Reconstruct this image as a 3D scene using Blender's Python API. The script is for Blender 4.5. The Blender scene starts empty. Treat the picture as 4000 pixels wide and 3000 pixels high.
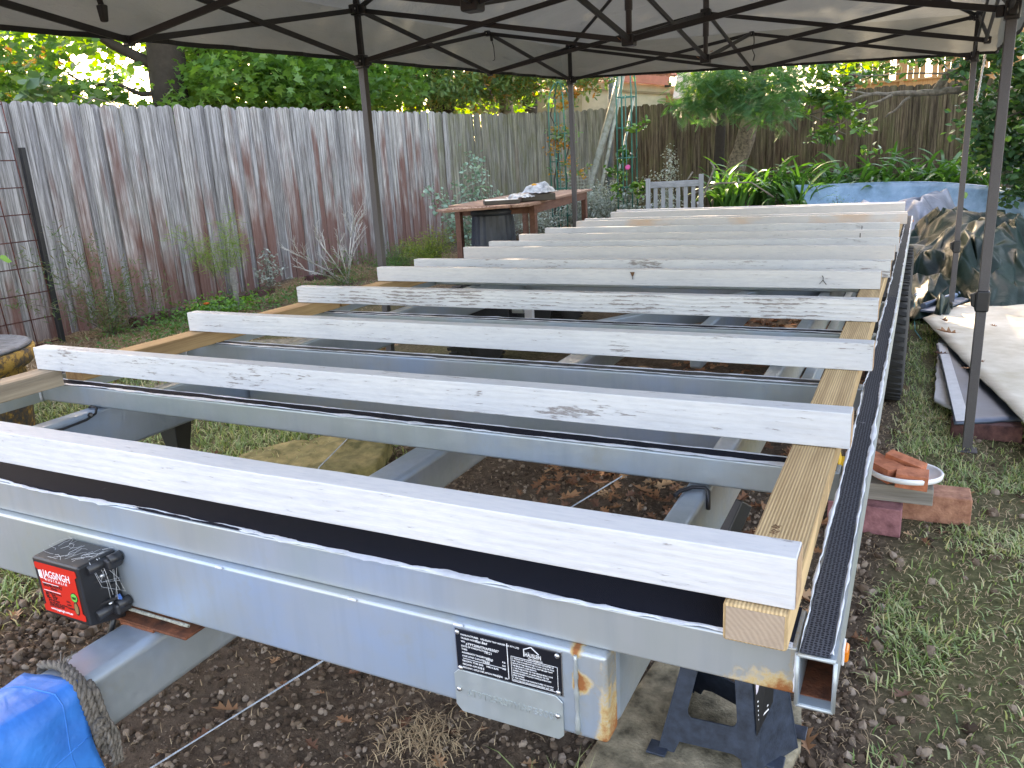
import bpy, bmesh, math, random
import numpy as np
from mathutils import Matrix, Vector
R_ = math.radians
random.seed(7)
rng = np.random.default_rng(11)
sc = bpy.context.scene
COL = sc.collection

# ------------------------------------------------------------------ camera
CAM = Vector((0, 0, 1.33))
cd = bpy.data.cameras.new('camera')
cam = bpy.data.objects.new('camera', cd)
COL.objects.link(cam)
cd.sensor_fit = 'HORIZONTAL'; cd.sensor_width = 36.0; cd.lens = 27.9
cd.clip_start = 0.05; cd.clip_end = 2000
RM = Matrix(((0.8932561721828457, -0.07221873227885653, 0.44370921284697823),
             (0.44616778060658785, 0.2632307128625138, -0.8553618552136193),
             (-0.05502474357815654, 0.9620260113499675, 0.2673541304716096)))
cam.matrix_world = Matrix.Translation(CAM) @ RM.to_4x4()
sc.camera = cam

# ------------------------------------------------------------------ light
SUN_EL, SUN_AZ = 32.0, -42.0   # azimuth measured from +Y towards +X
w = bpy.data.worlds.new('World'); sc.world = w; w.use_nodes = True
nt = w.node_tree; bg = nt.nodes['Background']
sky = nt.nodes.new('ShaderNodeTexSky'); sky.sky_type = 'NISHITA'; sky.sun_disc = False
sky.sun_elevation = R_(SUN_EL); sky.sun_rotation = R_(SUN_AZ)
sky.air_density = 1.0; sky.dust_density = 2.5; sky.ozone_density = 1.0
nt.links.new(sky.outputs[0], bg.inputs[0]); bg.inputs[1].default_value = 0.15
sd = bpy.data.lights.new('sun', 'SUN'); sd.energy = 2.2; sd.angle = R_(0.5); sd.color = (1.0, 0.90, 0.74)
sun = bpy.data.objects.new('sun', sd); COL.objects.link(sun)
az = R_(SUN_AZ); el = R_(SUN_EL)
sdir = Vector((math.sin(az)*math.cos(el), math.cos(az)*math.cos(el), math.sin(el)))
sun.rotation_euler = (-sdir).to_track_quat('-Z', 'Y').to_euler()
sun.location = sdir*50
sc.view_settings.view_transform = 'Standard'; sc.view_settings.look = 'None'
sc.view_settings.exposure = 3.2
sc.view_settings.use_white_balance = True      # the phone balanced for open shade
sc.view_settings.white_balance_temperature = 8700
sc.view_settings.white_balance_tint = 19; sc.view_settings.gamma = 1.0
sc.view_settings.use_curve_mapping = False
sc.cycles.max_bounces = 8; sc.cycles.transparent_max_bounces = 8
sc.cycles.diffuse_bounces = 4

# ------------------------------------------------------------------ helpers
def V(*a): return Vector(a)
def link(o, parent=None):
    COL.objects.link(o)
    if parent is not None: o.parent = parent
    return o
def tag(o, label=None, cat=None, group=None, kind=None):
    if label: o['label'] = label
    if cat: o['category'] = cat
    if group: o['group'] = group
    if kind: o['kind'] = kind
    return o
def empty(name, loc, label, cat, group=None, rot=(0,0,0)):
    o = bpy.data.objects.new(name, None); o.location = loc; o.rotation_euler = rot
    o.empty_display_size = 0.1
    link(o); bpy.context.view_layer.update()
    return tag(o, label, cat, group)
class MB:
    """collects vertices and faces in world (or local) space"""
    def __init__(s): s.v = []; s.f = []; s.sm = []
    def add(s, vs, fs, smooth=False):
        n = len(s.v); s.v += [tuple(p) for p in vs]; s.f += [tuple(i+n for i in f) for f in fs]; s.sm += [smooth]*len(fs)
    def box(s, x0, x1, y0, y1, z0, z1, M=None):
        vs = [(x,y,z) for x in (x0,x1) for y in (y0,y1) for z in (z0,z1)]
        if M is not None: vs = [M @ Vector(p) for p in vs]
        s.add(vs, [(0,1,3,2),(4,6,7,5),(0,4,5,1),(2,3,7,6),(0,2,6,4),(1,5,7,3)])
        return s
    def hexa(s, b, t):
        """b, t: four bottom and four top points, same order"""
        s.add(list(b)+list(t), [(3,2,1,0),(4,5,6,7),(0,1,5,4),(1,2,6,5),(2,3,7,6),(3,0,4,7)]); return s
    def bar(s, a, b, w, h, up=(0,0,1)):
        a = Vector(a); b = Vector(b); d = (b-a).normalized(); u = Vector(up)
        sx = d.cross(u)
        if sx.length < 1e-4: sx = d.cross(Vector((1,0,0)))
        sx.normalize(); uu = sx.cross(d).normalized()
        q = [(-w/2,-h/2),(w/2,-h/2),(w/2,h/2),(-w/2,h/2)]
        s.add([a+sx*i+uu*j for i,j in q]+[b+sx*i+uu*j for i,j in q], [(0,1,2,3),(7,6,5,4),(0,4,5,1),(1,5,6,2),(2,6,7,3),(3,7,4,0)])
        return s
    def tube(s, pts, rad, n=8, caps=True, smooth=True):
        pts = [Vector(p) for p in pts]
        if not isinstance(rad, (list,tuple)): rad = [rad]*len(pts)
        vs = []; fs = []; prev = None
        for i,p in enumerate(pts):
            d = (pts[min(i+1,len(pts)-1)]-pts[max(i-1,0)]).normalized()
            if prev is None:
                a = d.cross(Vector((0,0,1)))
                if a.length < 1e-3: a = d.cross(Vector((1,0,0)))
            else: a = prev - d*prev.dot(d)
            a.normalize(); prev = a; b = d.cross(a)
            for k in range(n):
                t = 2*math.pi*k/n
                vs.append(p+(a*math.cos(t)+b*math.sin(t))*rad[i])
            if i:
                for k in range(n):
                    fs.append(((i-1)*n+k,(i-1)*n+(k+1)%n,i*n+(k+1)%n,i*n+k))
        s.add(vs, fs, smooth)
        if caps:
            m = len(s.v)-len(vs)
            s.f += [tuple(m+k for k in range(n))[::-1], tuple(m+(len(pts)-1)*n+k for k in range(n))]; s.sm += [False,False]
        return s
    def lathe(s, prof, c, n=32, M=None, smooth=True):
        """prof: list of (r, z) ; c centre"""
        vs = []; fs = []
        for i,(r,z) in enumerate(prof):
            for k in range(n):
                t = 2*math.pi*k/n; p = Vector((r*math.cos(t), r*math.sin(t), z))
                if M is not None: p = M @ p
                vs.append(p+Vector(c))
            if i:
                for k in range(n): fs.append(((i-1)*n+k,(i-1)*n+(k+1)%n,i*n+(k+1)%n,i*n+k))
        if prof[0][0] > 1e-6: fs.append(tuple(range(n))[::-1])
        if prof[-1][0] > 1e-6: fs.append(tuple((len(prof)-1)*n+k for k in range(n)))
        s.add(vs, fs, smooth); return s
    def prism(s, poly, o, u, v, t):
        """polygon in plane (o,u,v) extruded by vector t"""
        o = Vector(o); u = Vector(u); v = Vector(v); t = Vector(t); n = len(poly)
        a = [o+u*x+v*y for x,y in poly]; b = [p+t for p in a]
        s.add(a+b, [tuple(range(n))[::-1], tuple(range(n,2*n))]+[(i,(i+1)%n,n+(i+1)%n,n+i) for i in range(n)]); return s
    def build(s, name, m, parent=None, bevel=0, label=None, cat=None, group=None, kind=None, seg=2, local=True):
        me = bpy.data.meshes.new(name); me.from_pydata(s.v, [], s.f); 
        me.polygons.foreach_set('use_smooth', s.sm)
        if isinstance(m, (list,tuple)):
            for q in m: me.materials.append(q)
        else: me.materials.append(m)
        me.update()
        o = bpy.data.objects.new(name, me)
        link(o)
        bmx = bmesh.new(); bmx.from_mesh(me); bmesh.ops.recalc_face_normals(bmx, faces=bmx.faces)
        if local:
            # put the origin at the piece's own base so that textures sit on the piece
            xs = np.array(s.v); c = Vector(((xs[:,0].min()+xs[:,0].max())/2, (xs[:,1].min()+xs[:,1].max())/2, xs[:,2].min()))
            for vv in bmx.verts: vv.co -= c
            o.location = c
        bmx.to_mesh(me); bmx.free()
        if bevel:
            md = o.modifiers.new('bevel', 'BEVEL'); md.width = bevel; md.segments = seg; md.limit_method = 'ANGLE'; md.angle_limit = R_(40)
            me.polygons.foreach_set('use_smooth', [True]*len(me.polygons))
            md.harden_normals = True
        if parent is not None:
            o.parent = parent; o.matrix_parent_inverse = wm(parent).inverted()
        return tag(o, label, cat, group, kind)
def wm(o):
    if o.parent is None: return o.matrix_basis.copy()
    return wm(o.parent) @ o.matrix_parent_inverse @ o.matrix_basis
def np_mesh(name, verts, faces_n, loops, mat, attr=None, parent=None, smooth=False, label=None, cat=None, kind=None, group=None):
    """verts (N,3); faces_n vertex count per face; loops flat vertex indices; attr value per face"""
    me = bpy.data.meshes.new(name)
    me.vertices.add(len(verts)); me.vertices.foreach_set('co', np.asarray(verts, np.float32).ravel())
    me.loops.add(len(loops)); me.loops.foreach_set('vertex_index', np.asarray(loops, np.int32))
    me.polygons.add(len(faces_n)); fn = np.asarray(faces_n, np.int32)
    st = np.concatenate([[0], np.cumsum(fn)[:-1]]).astype(np.int32)
    me.polygons.foreach_set('loop_start', st)
    me.polygons.foreach_set('use_smooth', np.full(len(fn), smooth))
    if attr is not None:
        a = me.attributes.new('v', 'FLOAT', 'FACE'); a.data.foreach_set('value', np.asarray(attr, np.float32))
    for q in (mat if isinstance(mat, (list,tuple)) else [mat]): me.materials.append(q)
    me.update(calc_edges=True); me.validate()
    o = bpy.data.objects.new(name, me); link(o)
    if parent is not None:
        o.parent = parent; o.matrix_parent_inverse = wm(parent).inverted()
    return tag(o, label, cat, group, kind)
def copy_obj(o, parent=None, loc=None, rot=None, scale=None, mesh=None):
    c = o.copy()
    if mesh is not None: c.data = mesh
    COL.objects.link(c)
    if loc is not None: c.location = loc
    if rot is not None: c.rotation_euler = rot
    if scale is not None: c.scale = scale
    if parent is not None:
        c.parent = parent; c.matrix_parent_inverse = wm(parent).inverted()
    return c
# value noise in numpy
_T = rng.random((256,256))
def vn(x, y, s=1.0, o=0.0):
    x = np.asarray(x, float)*s+o; y = np.asarray(y, float)*s+o*1.7
    xi = np.floor(x).astype(int); yi = np.floor(y).astype(int); fx = x-xi; fy = y-yi
    fx = fx*fx*(3-2*fx); fy = fy*fy*(3-2*fy)
    a = _T[xi&255, yi&255]; b = _T[(xi+1)&255, yi&255]; c = _T[xi&255, (yi+1)&255]; d = _T[(xi+1)&255, (yi+1)&255]
    return (a*(1-fx)+b*fx)*(1-fy)+(c*(1-fx)+d*fx)*fy
def ss(x, a, b):
    t = np.clip((np.asarray(x, float)-a)/(b-a), 0, 1); return t*t*(3-2*t)
def G(x, y):
    x = np.asarray(x, float); y = np.asarray(y, float)
    return (.05*np.clip(-x-2.2, 0, 5)+.015*np.clip(y-4, 0, 9) + .45*ss(y-1.3*ss(x,-1.75,-1.2), 10.2, 11.2)*ss(x, -3.7, -2.7))
def Gf(x, y): return float(G(x, y))

# ------------------------------------------------------------------ materials
def mat(name):
    m = bpy.data.materials.new(name); m.use_nodes = True
    n = m.node_tree.nodes; return m, n, m.node_tree.links, n['Principled BSDF']
def setp(p, **k):
    for a,b in k.items():
        p.inputs[{'rough':'Roughness','metal':'Metallic','spec':'Specular IOR Level','base':'Base Color','coat':'Coat Weight','trans':'Transmission Weight','sheen':'Sheen Weight'}[a]].default_value = b
def col(c): return (*c, 1.0)
class NB:
    def __init__(s, m): s.t = m.node_tree; s.n = s.t.nodes; s.l = s.t.links
    def new(s, typ, **k):
        q = s.n.new(typ)
        for a,b in k.items(): setattr(q, a, b)
        return q
    def coord(s, scale=(1,1,1), kind='Object', rand=True):
        tc = s.new('ShaderNodeTexCoord'); mp = s.new('ShaderNodeMapping')
        s.l.new(tc.outputs[kind], mp.inputs[0]); mp.inputs['Scale'].default_value = scale
        if rand:
            oi = s.new('ShaderNodeObjectInfo'); mu = s.new('ShaderNodeMath', operation='MULTIPLY'); mu.inputs[1].default_value = 57.0
            s.l.new(oi.outputs['Random'], mu.inputs[0]); s.l.new(mu.outputs[0], mp.inputs['Location'])
        return mp.outputs[0]
    def noise(s, vec, scale=5, detail=4, rough=.55, dist=0.0):
        q = s.new('ShaderNodeTexNoise'); q.inputs['Scale'].default_value = scale; q.inputs['Detail'].default_value = detail
        q.inputs['Roughness'].default_value = rough; q.inputs['Distortion'].default_value = dist
        if vec is not None: s.l.new(vec, q.inputs['Vector'])
        return q.outputs['Fac']
    def ramp(s, fac, stops, interp='LINEAR'):
        q = s.new('ShaderNodeValToRGB'); q.color_ramp.interpolation = interp
        e = q.color_ramp.elements
        while len(e) < len(stops): e.new(.5)
        for i,(p,c) in enumerate(stops):
            e[i].position = p; e[i].color = col(c) if len(c) == 3 else c
        s.l.new(fac, q.inputs[0]); return q.outputs[0]
    def g(s, fac, a, b): return s.ramp(fac, [(a,(0,0,0)),(b,(1,1,1))])
    def mix(s, fac, a, b, blend='MIX'):
        q = s.new('ShaderNodeMix', data_type='RGBA', blend_type=blend)
        for i,x in ((0,fac),(6,a),(7,b)):
            if isinstance(x, (int,float)): q.inputs[i].default_value = x
            elif isinstance(x, tuple): q.inputs[i].default_value = col(x)
            else: s.l.new(x, q.inputs[i])
        return q.outputs[2]
    def math(s, op, a, b=0.0, clamp=False):
        q = s.new('ShaderNodeMath', operation=op); q.use_clamp = clamp
        for i,x in ((0,a),(1,b)):
            if isinstance(x, (int,float)): q.inputs[i].default_value = x
            else: s.l.new(x, q.inputs[i])
        return q.outputs[0]
    def sep(s, vec):
        q = s.new('ShaderNodeSeparateXYZ'); s.l.new(vec, q.inputs[0]); return q.outputs
    def bump(s, h, strength=.3, dist=.01, normal=None):
        q = s.new('ShaderNodeBump'); q.inputs['Strength'].default_value = strength; q.inputs['Distance'].default_value = dist
        s.l.new(h, q.inputs['Height'])
        if normal is not None: s.l.new(normal, q.inputs['Normal'])
        return q.outputs[0]
    def attr(s, name):
        q = s.new('ShaderNodeAttribute'); q.attribute_name = name; return q.outputs['Fac']

def simple(name, c, rough=.6, metal=0, var=.15, scale=8, bump=.15, spec=.5, dark=None):
    m,n,l,p = mat(name); b = NB(m); v = b.coord()
    f = b.noise(v, scale, 6, .6)
    d = dark or tuple(x*(1-var*2) for x in c); li = tuple(min(1, x*(1+var)) for x in c)
    l.new(b.ramp(f, [(.3,d),(.7,li)]), p.inputs['Base Color'])
    setp(p, rough=rough, metal=metal, spec=spec)
    if bump: l.new(b.bump(b.noise(v, scale*6, 4), bump, .004), p.inputs['Normal'])
    return m

def galv(name, c=(.41,.45,.455), rust=0.0, rough=.42):
    m,n,l,p = mat(name); b = NB(m); v = b.coord(rand=True)
    big = b.noise(v, 2.2, 5, .6); fine = b.noise(v, 55, 4, .6)
    vs = b.coord((30,30,2.0)); streak = b.noise(vs, 1.0, 4, .6)
    base = b.ramp(big, [(.32, (c[0]*.88,c[1]*.92,c[2]*.84)), (.52,c), (.68,(c[0]*.86,c[1]*1.0,c[2]*1.20))])
    base = b.mix(b.math('MULTIPLY', b.g(streak, .48, .70), .38), base, (c[0]*.78,c[1]*.82,c[2]*.86))
    base = b.mix(b.math('MULTIPLY', b.g(b.noise(v, 26, 6, .75), .66, .78), .35), base, (.62,.63,.60))
    base = b.mix(b.math('MULTIPLY', b.g(b.noise(v, 7, 5, .7), .60, .72), .26), base, (.42,.36,.20))
    if rust:
        rm = b.attr('rust'); rn = b.math('ADD', rm, b.math('MULTIPLY', b.math('SUBTRACT', b.noise(v, 30, 8, .75), .5), 1.5))
        base = b.mix(b.g(rn, .35, .62), base, (.42,.30,.14)); base = b.mix(b.g(rn, .62, .85), base, (.26,.085,.022))
        rr = b.ramp(rn, [(.4,(rough,)*3),(.7,(.85,.85,.85))]); l.new(rr, p.inputs['Roughness'])
        mr = b.ramp(rn, [(.4,(.55,)*3),(.6,(0,0,0))]); l.new(mr, p.inputs['Metallic'])
        setp(p, metal=.55)
    else:
        setp(p, metal=.55)
        l.new(b.ramp(fine, [(.3,(rough-.06,)*3),(.7,(rough+.12,)*3)]), p.inputs['Roughness'])
    l.new(base, p.inputs['Base Color'])
    l.new(b.bump(b.noise(v, 6, 3), .08, .01, b.bump(fine, .05, .002)), p.inputs['Normal'])
    return m

def paint(name, wear=.5, warm=0.0, grain=.5, stain=0.0):
    """white paint brushed over sawn timber; grain runs along local X"""
    m,n,l,p = mat(name); b = NB(m)
    v = b.coord((1,1,1)); vg = b.coord((3.0,30,60)); vf = b.coord((26,150,190))
    rings = b.new('ShaderNodeTexWave', wave_type='BANDS', bands_direction='Z'); rings.inputs['Scale'].default_value = 22
    rings.inputs['Distortion'].default_value = 9; rings.inputs['Detail'].default_value = 3; rings.inputs['Detail Scale'].default_value = .35
    vr = b.coord((.35,1,1)); l.new(vr, rings.inputs['Vector'])
    patch = b.noise(b.coord((2.6,5,8)), 2.0, 4, .6); g1 = b.noise(vg, 1.4, 5, .65); g2 = b.noise(vf, 1.0, 4, .7)
    pm = b.g(patch, .60-.14*wear, .76-.12*wear)
    s = b.math('ADD', g2, b.math('MULTIPLY', b.math('SUBTRACT', g1, .5), .35))
    s = b.math('ADD', s, b.math('MULTIPLY', b.math('SUBTRACT', rings.outputs['Fac'], .5), .14*grain*wear))
    s = b.math('ADD', s, b.math('ADD', b.math('MULTIPLY', pm, .19*min(1, wear*1.4)), .035*wear))
    mask = b.math('MULTIPLY', b.g(s, .665, .745), .72)
    white = b.ramp(b.noise(v, 3, 5), [(.3,(.51,.525,.55)),(.7,(.60,.60,.60))])
    if warm: white = b.mix(warm, white, (.60,.56,.53))
    white = b.mix(b.math('MULTIPLY', b.g(g2, .42, .64), .38), white, (.43,.45,.49))
    if stain: white = b.mix(b.math('MULTIPLY', b.g(b.noise(b.coord((1.2,1,2)), 2.2, 3), .5, .7), stain), white, (.62,.40,.26))
    dirt = b.g(b.noise(b.coord((2.2,6,9)), 3.0, 6, .7), .50, .72); white = b.mix(b.math('MULTIPLY', dirt, .32), white, (.36,.365,.385))
    wood = b.ramp(g2, [(.3,(.09,.065,.055)),(.8,(.24,.19,.165))])
    l.new(b.mix(mask, white, wood), p.inputs['Base Color']); setp(p, rough=.62, spec=.35)
    h = b.math('SUBTRACT', b.math('ADD', b.math('MULTIPLY', g1, .6), b.math('MULTIPLY', rings.outputs['Fac'], .25*grain)), b.math('MULTIPLY', mask, .5))
    l.new(b.bump(h, .6, .004), p.inputs['Normal'])
    return m

def timber(name, a, c, ridges=0, rough=.7, axis='Y', k=1):
    m,n,l,p = mat(name); b = NB(m)
    sc_ = {'Y':(26,1.0,26),'X':(1.0,26,26),'Z':(26,26,1.0)}[axis]
    vg = b.coord(sc_); v = b.coord()
    g1 = b.noise(vg, 1.3*k, 5, .65, .3); g2 = b.noise(vg, 6*k, 4, .7); big = b.noise(v, 1.6, 3)
    f = b.math('ADD', b.math('MULTIPLY', g1, .55), b.math('ADD', b.math('MULTIPLY', g2, .25), b.math('MULTIPLY', big, .2)))
    base = b.ramp(f, [(.3,a),(.5,tuple((i+j)/2 for i,j in zip(a,c))),(.68,c)])
    h = g2
    if ridges:
        tc = b.coord(rand=False); w_ = b.new('ShaderNodeTexWave', wave_type='BANDS', bands_direction='X'); w_.inputs['Scale'].default_value = ridges
        w_.inputs['Distortion'].default_value = .12; l.new(tc, w_.inputs['Vector'])
        base = b.mix(b.math('MULTIPLY', b.g(w_.outputs['Fac'], .55, .05), .42), base, tuple(x*.45 for x in a))
        h = b.math('ADD', b.math('MULTIPLY', g2, .25), w_.outputs['Fac'])
    l.new(base, p.inputs['Base Color']); setp(p, rough=rough, spec=.3)
    l.new(b.bump(h, .5, .0025), p.inputs['Normal']); return m

def leafmat(name, cols, trans=.35, rough=.45, tcol=None, spec=.5):
    """cols: ramp of leaf colours picked per leaf by face attribute v"""
    m,n,l,p = mat(name); b = NB(m)
    a = b.attr('v'); c = b.ramp(a, [(i/(len(cols)-1), q) for i,q in enumerate(cols)])
    l.new(c, p.inputs['Base Color']); setp(p, rough=rough, spec=spec)
    tr = b.new('ShaderNodeBsdfTranslucent'); tc = b.mix(1.0, c, tcol or (1.9,2.2,.7), 'MULTIPLY'); l.new(tc, tr.inputs[0])
    ms = b.new('ShaderNodeMixShader'); ms.inputs[0].default_value = trans
    l.new(p.outputs[0], ms.inputs[1]); l.new(tr.outputs[0], ms.inputs[2]); l.new(ms.outputs[0], n['Material Output'].inputs[0])
    return m

GAL = galv('galvanised_steel'); GAL_D = galv('galvanised_channel', (.36,.40,.43), rough=.38); GAL_R = galv('galvanised_rusting', (.40,.43,.44), rust=1)
BLACK = simple('black_plastic', (.018,.018,.020), .42, bump=.08)
POLE = simple('brown_grey_powder_coat', (.075,.068,.070), .5, .1, scale=300, bump=.25, var=.12)
BAR = simple('dark_truss_bar', (.022,.021,.022), .55, .1, bump=.1)
RUBBER = simple('tyre_rubber', (.02,.02,.02), .8, bump=.3)
SCREW = simple('zinc_screw', (.6,.6,.6), .3, .9)
WHITEP = simple('white_plastic', (.72,.72,.72), .45, bump=.05, var=.05)
RUST = simple('rusty_steel', (.17,.05,.02), .85, scale=30, bump=.4, var=.4)
def endgrain(name, a, c):
    m,n,l,p = mat(name); b = NB(m); tc = b.coord(rand=False); w_ = b.new('ShaderNodeTexWave', wave_type='RINGS', rings_direction='Y'); w_.inputs['Scale'].default_value = 48; w_.inputs['Distortion'].default_value = 3.5; w_.inputs['Detail'].default_value = 2
    mp = b.new('ShaderNodeMapping'); mp.inputs['Location'].default_value = (.09,0,.07); l.new(tc, mp.inputs[0]); l.new(mp.outputs[0], w_.inputs['Vector'])
    base = b.mix(b.math('MULTIPLY', w_.outputs['Fac'], .35), c, a); base = b.mix(b.math('MULTIPLY', b.noise(tc, 25, 4), .4), base, a)
    l.new(base, p.inputs['Base Color']); setp(p, rough=.9); l.new(b.bump(b.noise(tc, 200, 3), .4, .002), p.inputs['Normal']); return m
BEAD = simple('white_sealant', (.62,.65,.70), .6, scale=30, bump=.4, var=.08)
LEAFDEAD = simple('dead_leaf', (.32,.15,.07), .8, scale=20, var=.3)
# tape on the top flanges: woven butyl tape
def tape_mat(name, c1, c2, s=330):
    m,n,l,p = mat(name); b = NB(m); v = b.coord(rand=False)
    ch = b.new('ShaderNodeTexVoronoi'); ch.voronoi_dimensions = '2D'; ch.inputs['Scale'].default_value = s; ch.inputs['Randomness'].default_value = .25; l.new(v, ch.inputs['Vector'])
    dots = b.g(ch.outputs['Distance'], .36, .16)
    base = b.mix(b.math('MULTIPLY', dots, .8), c1, c2)
    wrn = b.g(b.noise(v, 9, 8, .75), .63, .72)
    base = b.mix(b.math('MULTIPLY', wrn, .45), base, (.5,.52,.55))
    l.new(base, p.inputs['Base Color']); setp(p, rough=.75, spec=.06)
    l.new(b.bump(dots, .5, .001), p.inputs['Normal']); return m
TAPE = tape_mat('woven_black_tape', (.0055,.0065,.012), (.020,.022,.032), 420)
TAPE_R = tape_mat('dimpled_rail_tape', (.018,.019,.024), (.085,.09,.105), 190)
TAPE_G = tape_mat('dusty_tape', (.045,.045,.045), (.10,.10,.10), 420)

# ------------------------------------------------------------------ GROUND
def zone_grass(x, y):
    x = np.asarray(x, float); y = np.asarray(y, float)
    n1 = vn(x, y, 1.6, 3.1)*.6+vn(x, y, 5.0, 9.4)*.4
    left = ss(x, -2.35, -2.75)*ss(x, -5.1, -4.6)*ss(y, .8, 1.2)*(1-ss(y, 4.2, 5.5))
    left2 = ss(y, 1.75, 2.1)*ss(x, -2.0, -2.6)*ss(x, -5.2, -4.8)*(1-ss(y, 5.0, 7))
    right = ss(x, -.1, .1)*(1-.8*ss(x+.05*(y-2), .75, 1.25)*(1-ss(y, 2.4, 3.6)))*(.25+.75*ss(y, 1.5, 2.1))
    mid = ss(x, -1.5, -.8)*ss(y, 6, 8)*.6
    g = np.maximum(np.maximum(left, left2), np.maximum(right, mid))
    return np.clip(g*(.25+1.25*n1), 0, 1)
def axis(a, b, c, d, fine, far):
    mid = np.arange(b, c, fine)
    lo = b-np.geomspace(fine, b-a, far)[::-1]; hi = c+np.geomspace(fine, d-c, far)-fine+fine
    return np.concatenate([lo, mid, hi])
gx = axis(-300, -7.5, 3.5, 300, .035, 34); gy = axis(-300, .2, 14, 600, .035, 34)
X, Y = np.meshgrid(gx, gy, indexing='ij')
near = ss(X, -9, -7)*(1-ss(X, 3.2, 5))*ss(Y, -2, 0)*(1-ss(Y, 13, 15))
soil = 1-zone_grass(X, Y)
Z = G(X, Y)+near*((vn(X, Y, 2.2, 1)-.5)*.03+(vn(X, Y, 7, 5)-.5)*.018*(.4+soil)+(vn(X, Y, 19, 8)-.5)*.012*(.3+soil)) - .01
nx, ny = X.shape
vid = np.arange(nx*ny).reshape(nx, ny)
lo = np.stack([vid[:-1,:-1], vid[1:,:-1], vid[1:,1:], vid[:-1,1:]], -1).reshape(-1, 4)
m,n,l,p = mat('garden_ground'); b = NB(m); v = b.coord(rand=False)
f1 = b.noise(v, 3, 8, .65); f2 = b.noise(v, 40, 8, .7); f3 = b.noise(v, 220, 4, .7)
soilc = b.ramp(f2, [(.25,(.036,.024,.017)),(.5,(.095,.066,.047)),(.72,(.19,.14,.10))])
soilc = b.mix(b.math('MULTIPLY', b.g(f3, .55, .75), .6), soilc, (.19,.145,.105))
turf = b.ramp(f2, [(.3,(.045,.050,.020)),(.55,(.115,.110,.050)),(.75,(.24,.19,.11))])
mulch = b.ramp(f2, [(.3,(.12,.07,.035)),(.6,(.33,.21,.11)),(.75,(.58,.42,.25))])
trod = b.g(b.noise(v, 1.3, 5, .65), .50, .66); soilc = b.mix(b.math('MULTIPLY', trod, .55), soilc, (.15,.11,.08)); c = b.mix(b.attr('grass'), soilc, turf); c = b.mix(b.attr('mulch'), c, mulch)
l.new(c, p.inputs['Base Color']); setp(p, rough=.95, spec=.15)
hh = b.math('ADD', b.math('MULTIPLY', f2, .7), b.math('MULTIPLY', f3, .3)); l.new(b.bump(hh, .9, .02), p.inputs['Normal'])
GROUND_M = m
ground = np_mesh('ground', np.stack([X, Y, Z], -1).reshape(-1, 3), np.full(len(lo), 4), lo.ravel(), GROUND_M, smooth=True, kind='structure', label='dark crumbly garden soil turning to patchy grass')
for nm, arr in (('grass', zone_grass(X, Y)), ('mulch', ss(X, -4.1, -4.9)*ss(Y, 2.5, 3.3)*(1-ss(Y, 8.5, 10))*ss(vn(X, Y, 2.4, 4), .2, .5)*(1-ss(X, -7.2, -6.4)*0))):
    a = ground.data.attributes.new(nm, 'FLOAT', 'POINT'); a.data.foreach_set('value', arr.astype(np.float32).ravel())
def Gz(x, y):
    "ground height with its bumps"
    s_ = 1-float(zone_grass(x, y))
    return float(G(x, y)+(vn(x, y, 2.2, 1)-.5)*.03+(vn(x, y, 7, 5)-.5)*.018*(.4+s_)+(vn(x, y, 19, 8)-.5)*.012*(.3+s_)) - .01
def GZ(x, y):
    s_ = 1-zone_grass(x, y)
    return G(x, y)+(vn(x, y, 2.2, 1)-.5)*.03+(vn(x, y, 7, 5)-.5)*.018*(.4+s_)+(vn(x, y, 19, 8)-.5)*.012*(.3+s_)-.01

# ------------------------------------------------------------------ FENCES
def fence_mat(name, cols, red, redamt, moss):
    m,n,l,p = mat(name); b = NB(m)
    vg = b.coord((42,42,1.3)); v = b.coord()
    g1 = b.noise(vg, 1.0, 6, .7); g2 = b.noise(b.coord((160,160,5)), 1.0, 5, .7); big = b.noise(b.coord((5,5,1.6)), 1.0, 3)
    base = b.ramp(b.math('ADD', b.math('MULTIPLY', g1, .6), b.math('MULTIPLY', g2, .4)), [(.40,cols[0]),(.5,cols[1]),(.60,cols[2])])
    zz = b.sep(b.coord(rand=False))[2]
    oi = b.new('ShaderNodeObjectInfo')
    base = b.mix(.6, base, b.mix(1.0, base, b.ramp(oi.outputs['Random'], [(0,(.62,.62,.66)),(.5,(1,1,1)),(1,(1.3,1.25,1.22))]), 'MULTIPLY'))
    r_ = b.math('ADD', b.math('ADD', big, b.math('MULTIPLY', b.math('SUBTRACT', .9, zz), .22)), b.math('MULTIPLY', b.math('SUBTRACT', oi.outputs['Random'], .5), .35))
    base = b.mix(b.math('MULTIPLY', b.g(r_, .43, .66), redamt), base, red)
    if moss: base = b.mix(b.math('MULTIPLY', b.g(b.noise(b.coord((10,10,2.5)), 1.0, 5, .7), .46, .62), moss), base, (.15,.155,.06))
    l.new(base, p.inputs['Base Color']); setp(p, rough=.9, spec=.15)
    l.new(b.bump(b.math('ADD', g1, b.math('MULTIPLY', g2, .8)), 1.0, .010), p.inputs['Normal']); return m
FEN_L = fence_mat('weathered_grey_paling', [(.15,.14,.128),(.34,.325,.308),(.62,.60,.575)], (.19,.078,.058), .85, 0)
FEN_M = fence_mat('grey_green_paling', [(.11,.11,.09),(.25,.24,.20),(.42,.40,.33)], (.11,.06,.04), .4, .45)
FEN_B = fence_mat('dark_brown_mossy_paling', [(.035,.025,.016),(.10,.072,.046),(.22,.165,.105)], (.05,.025,.015), .5, .35)
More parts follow.
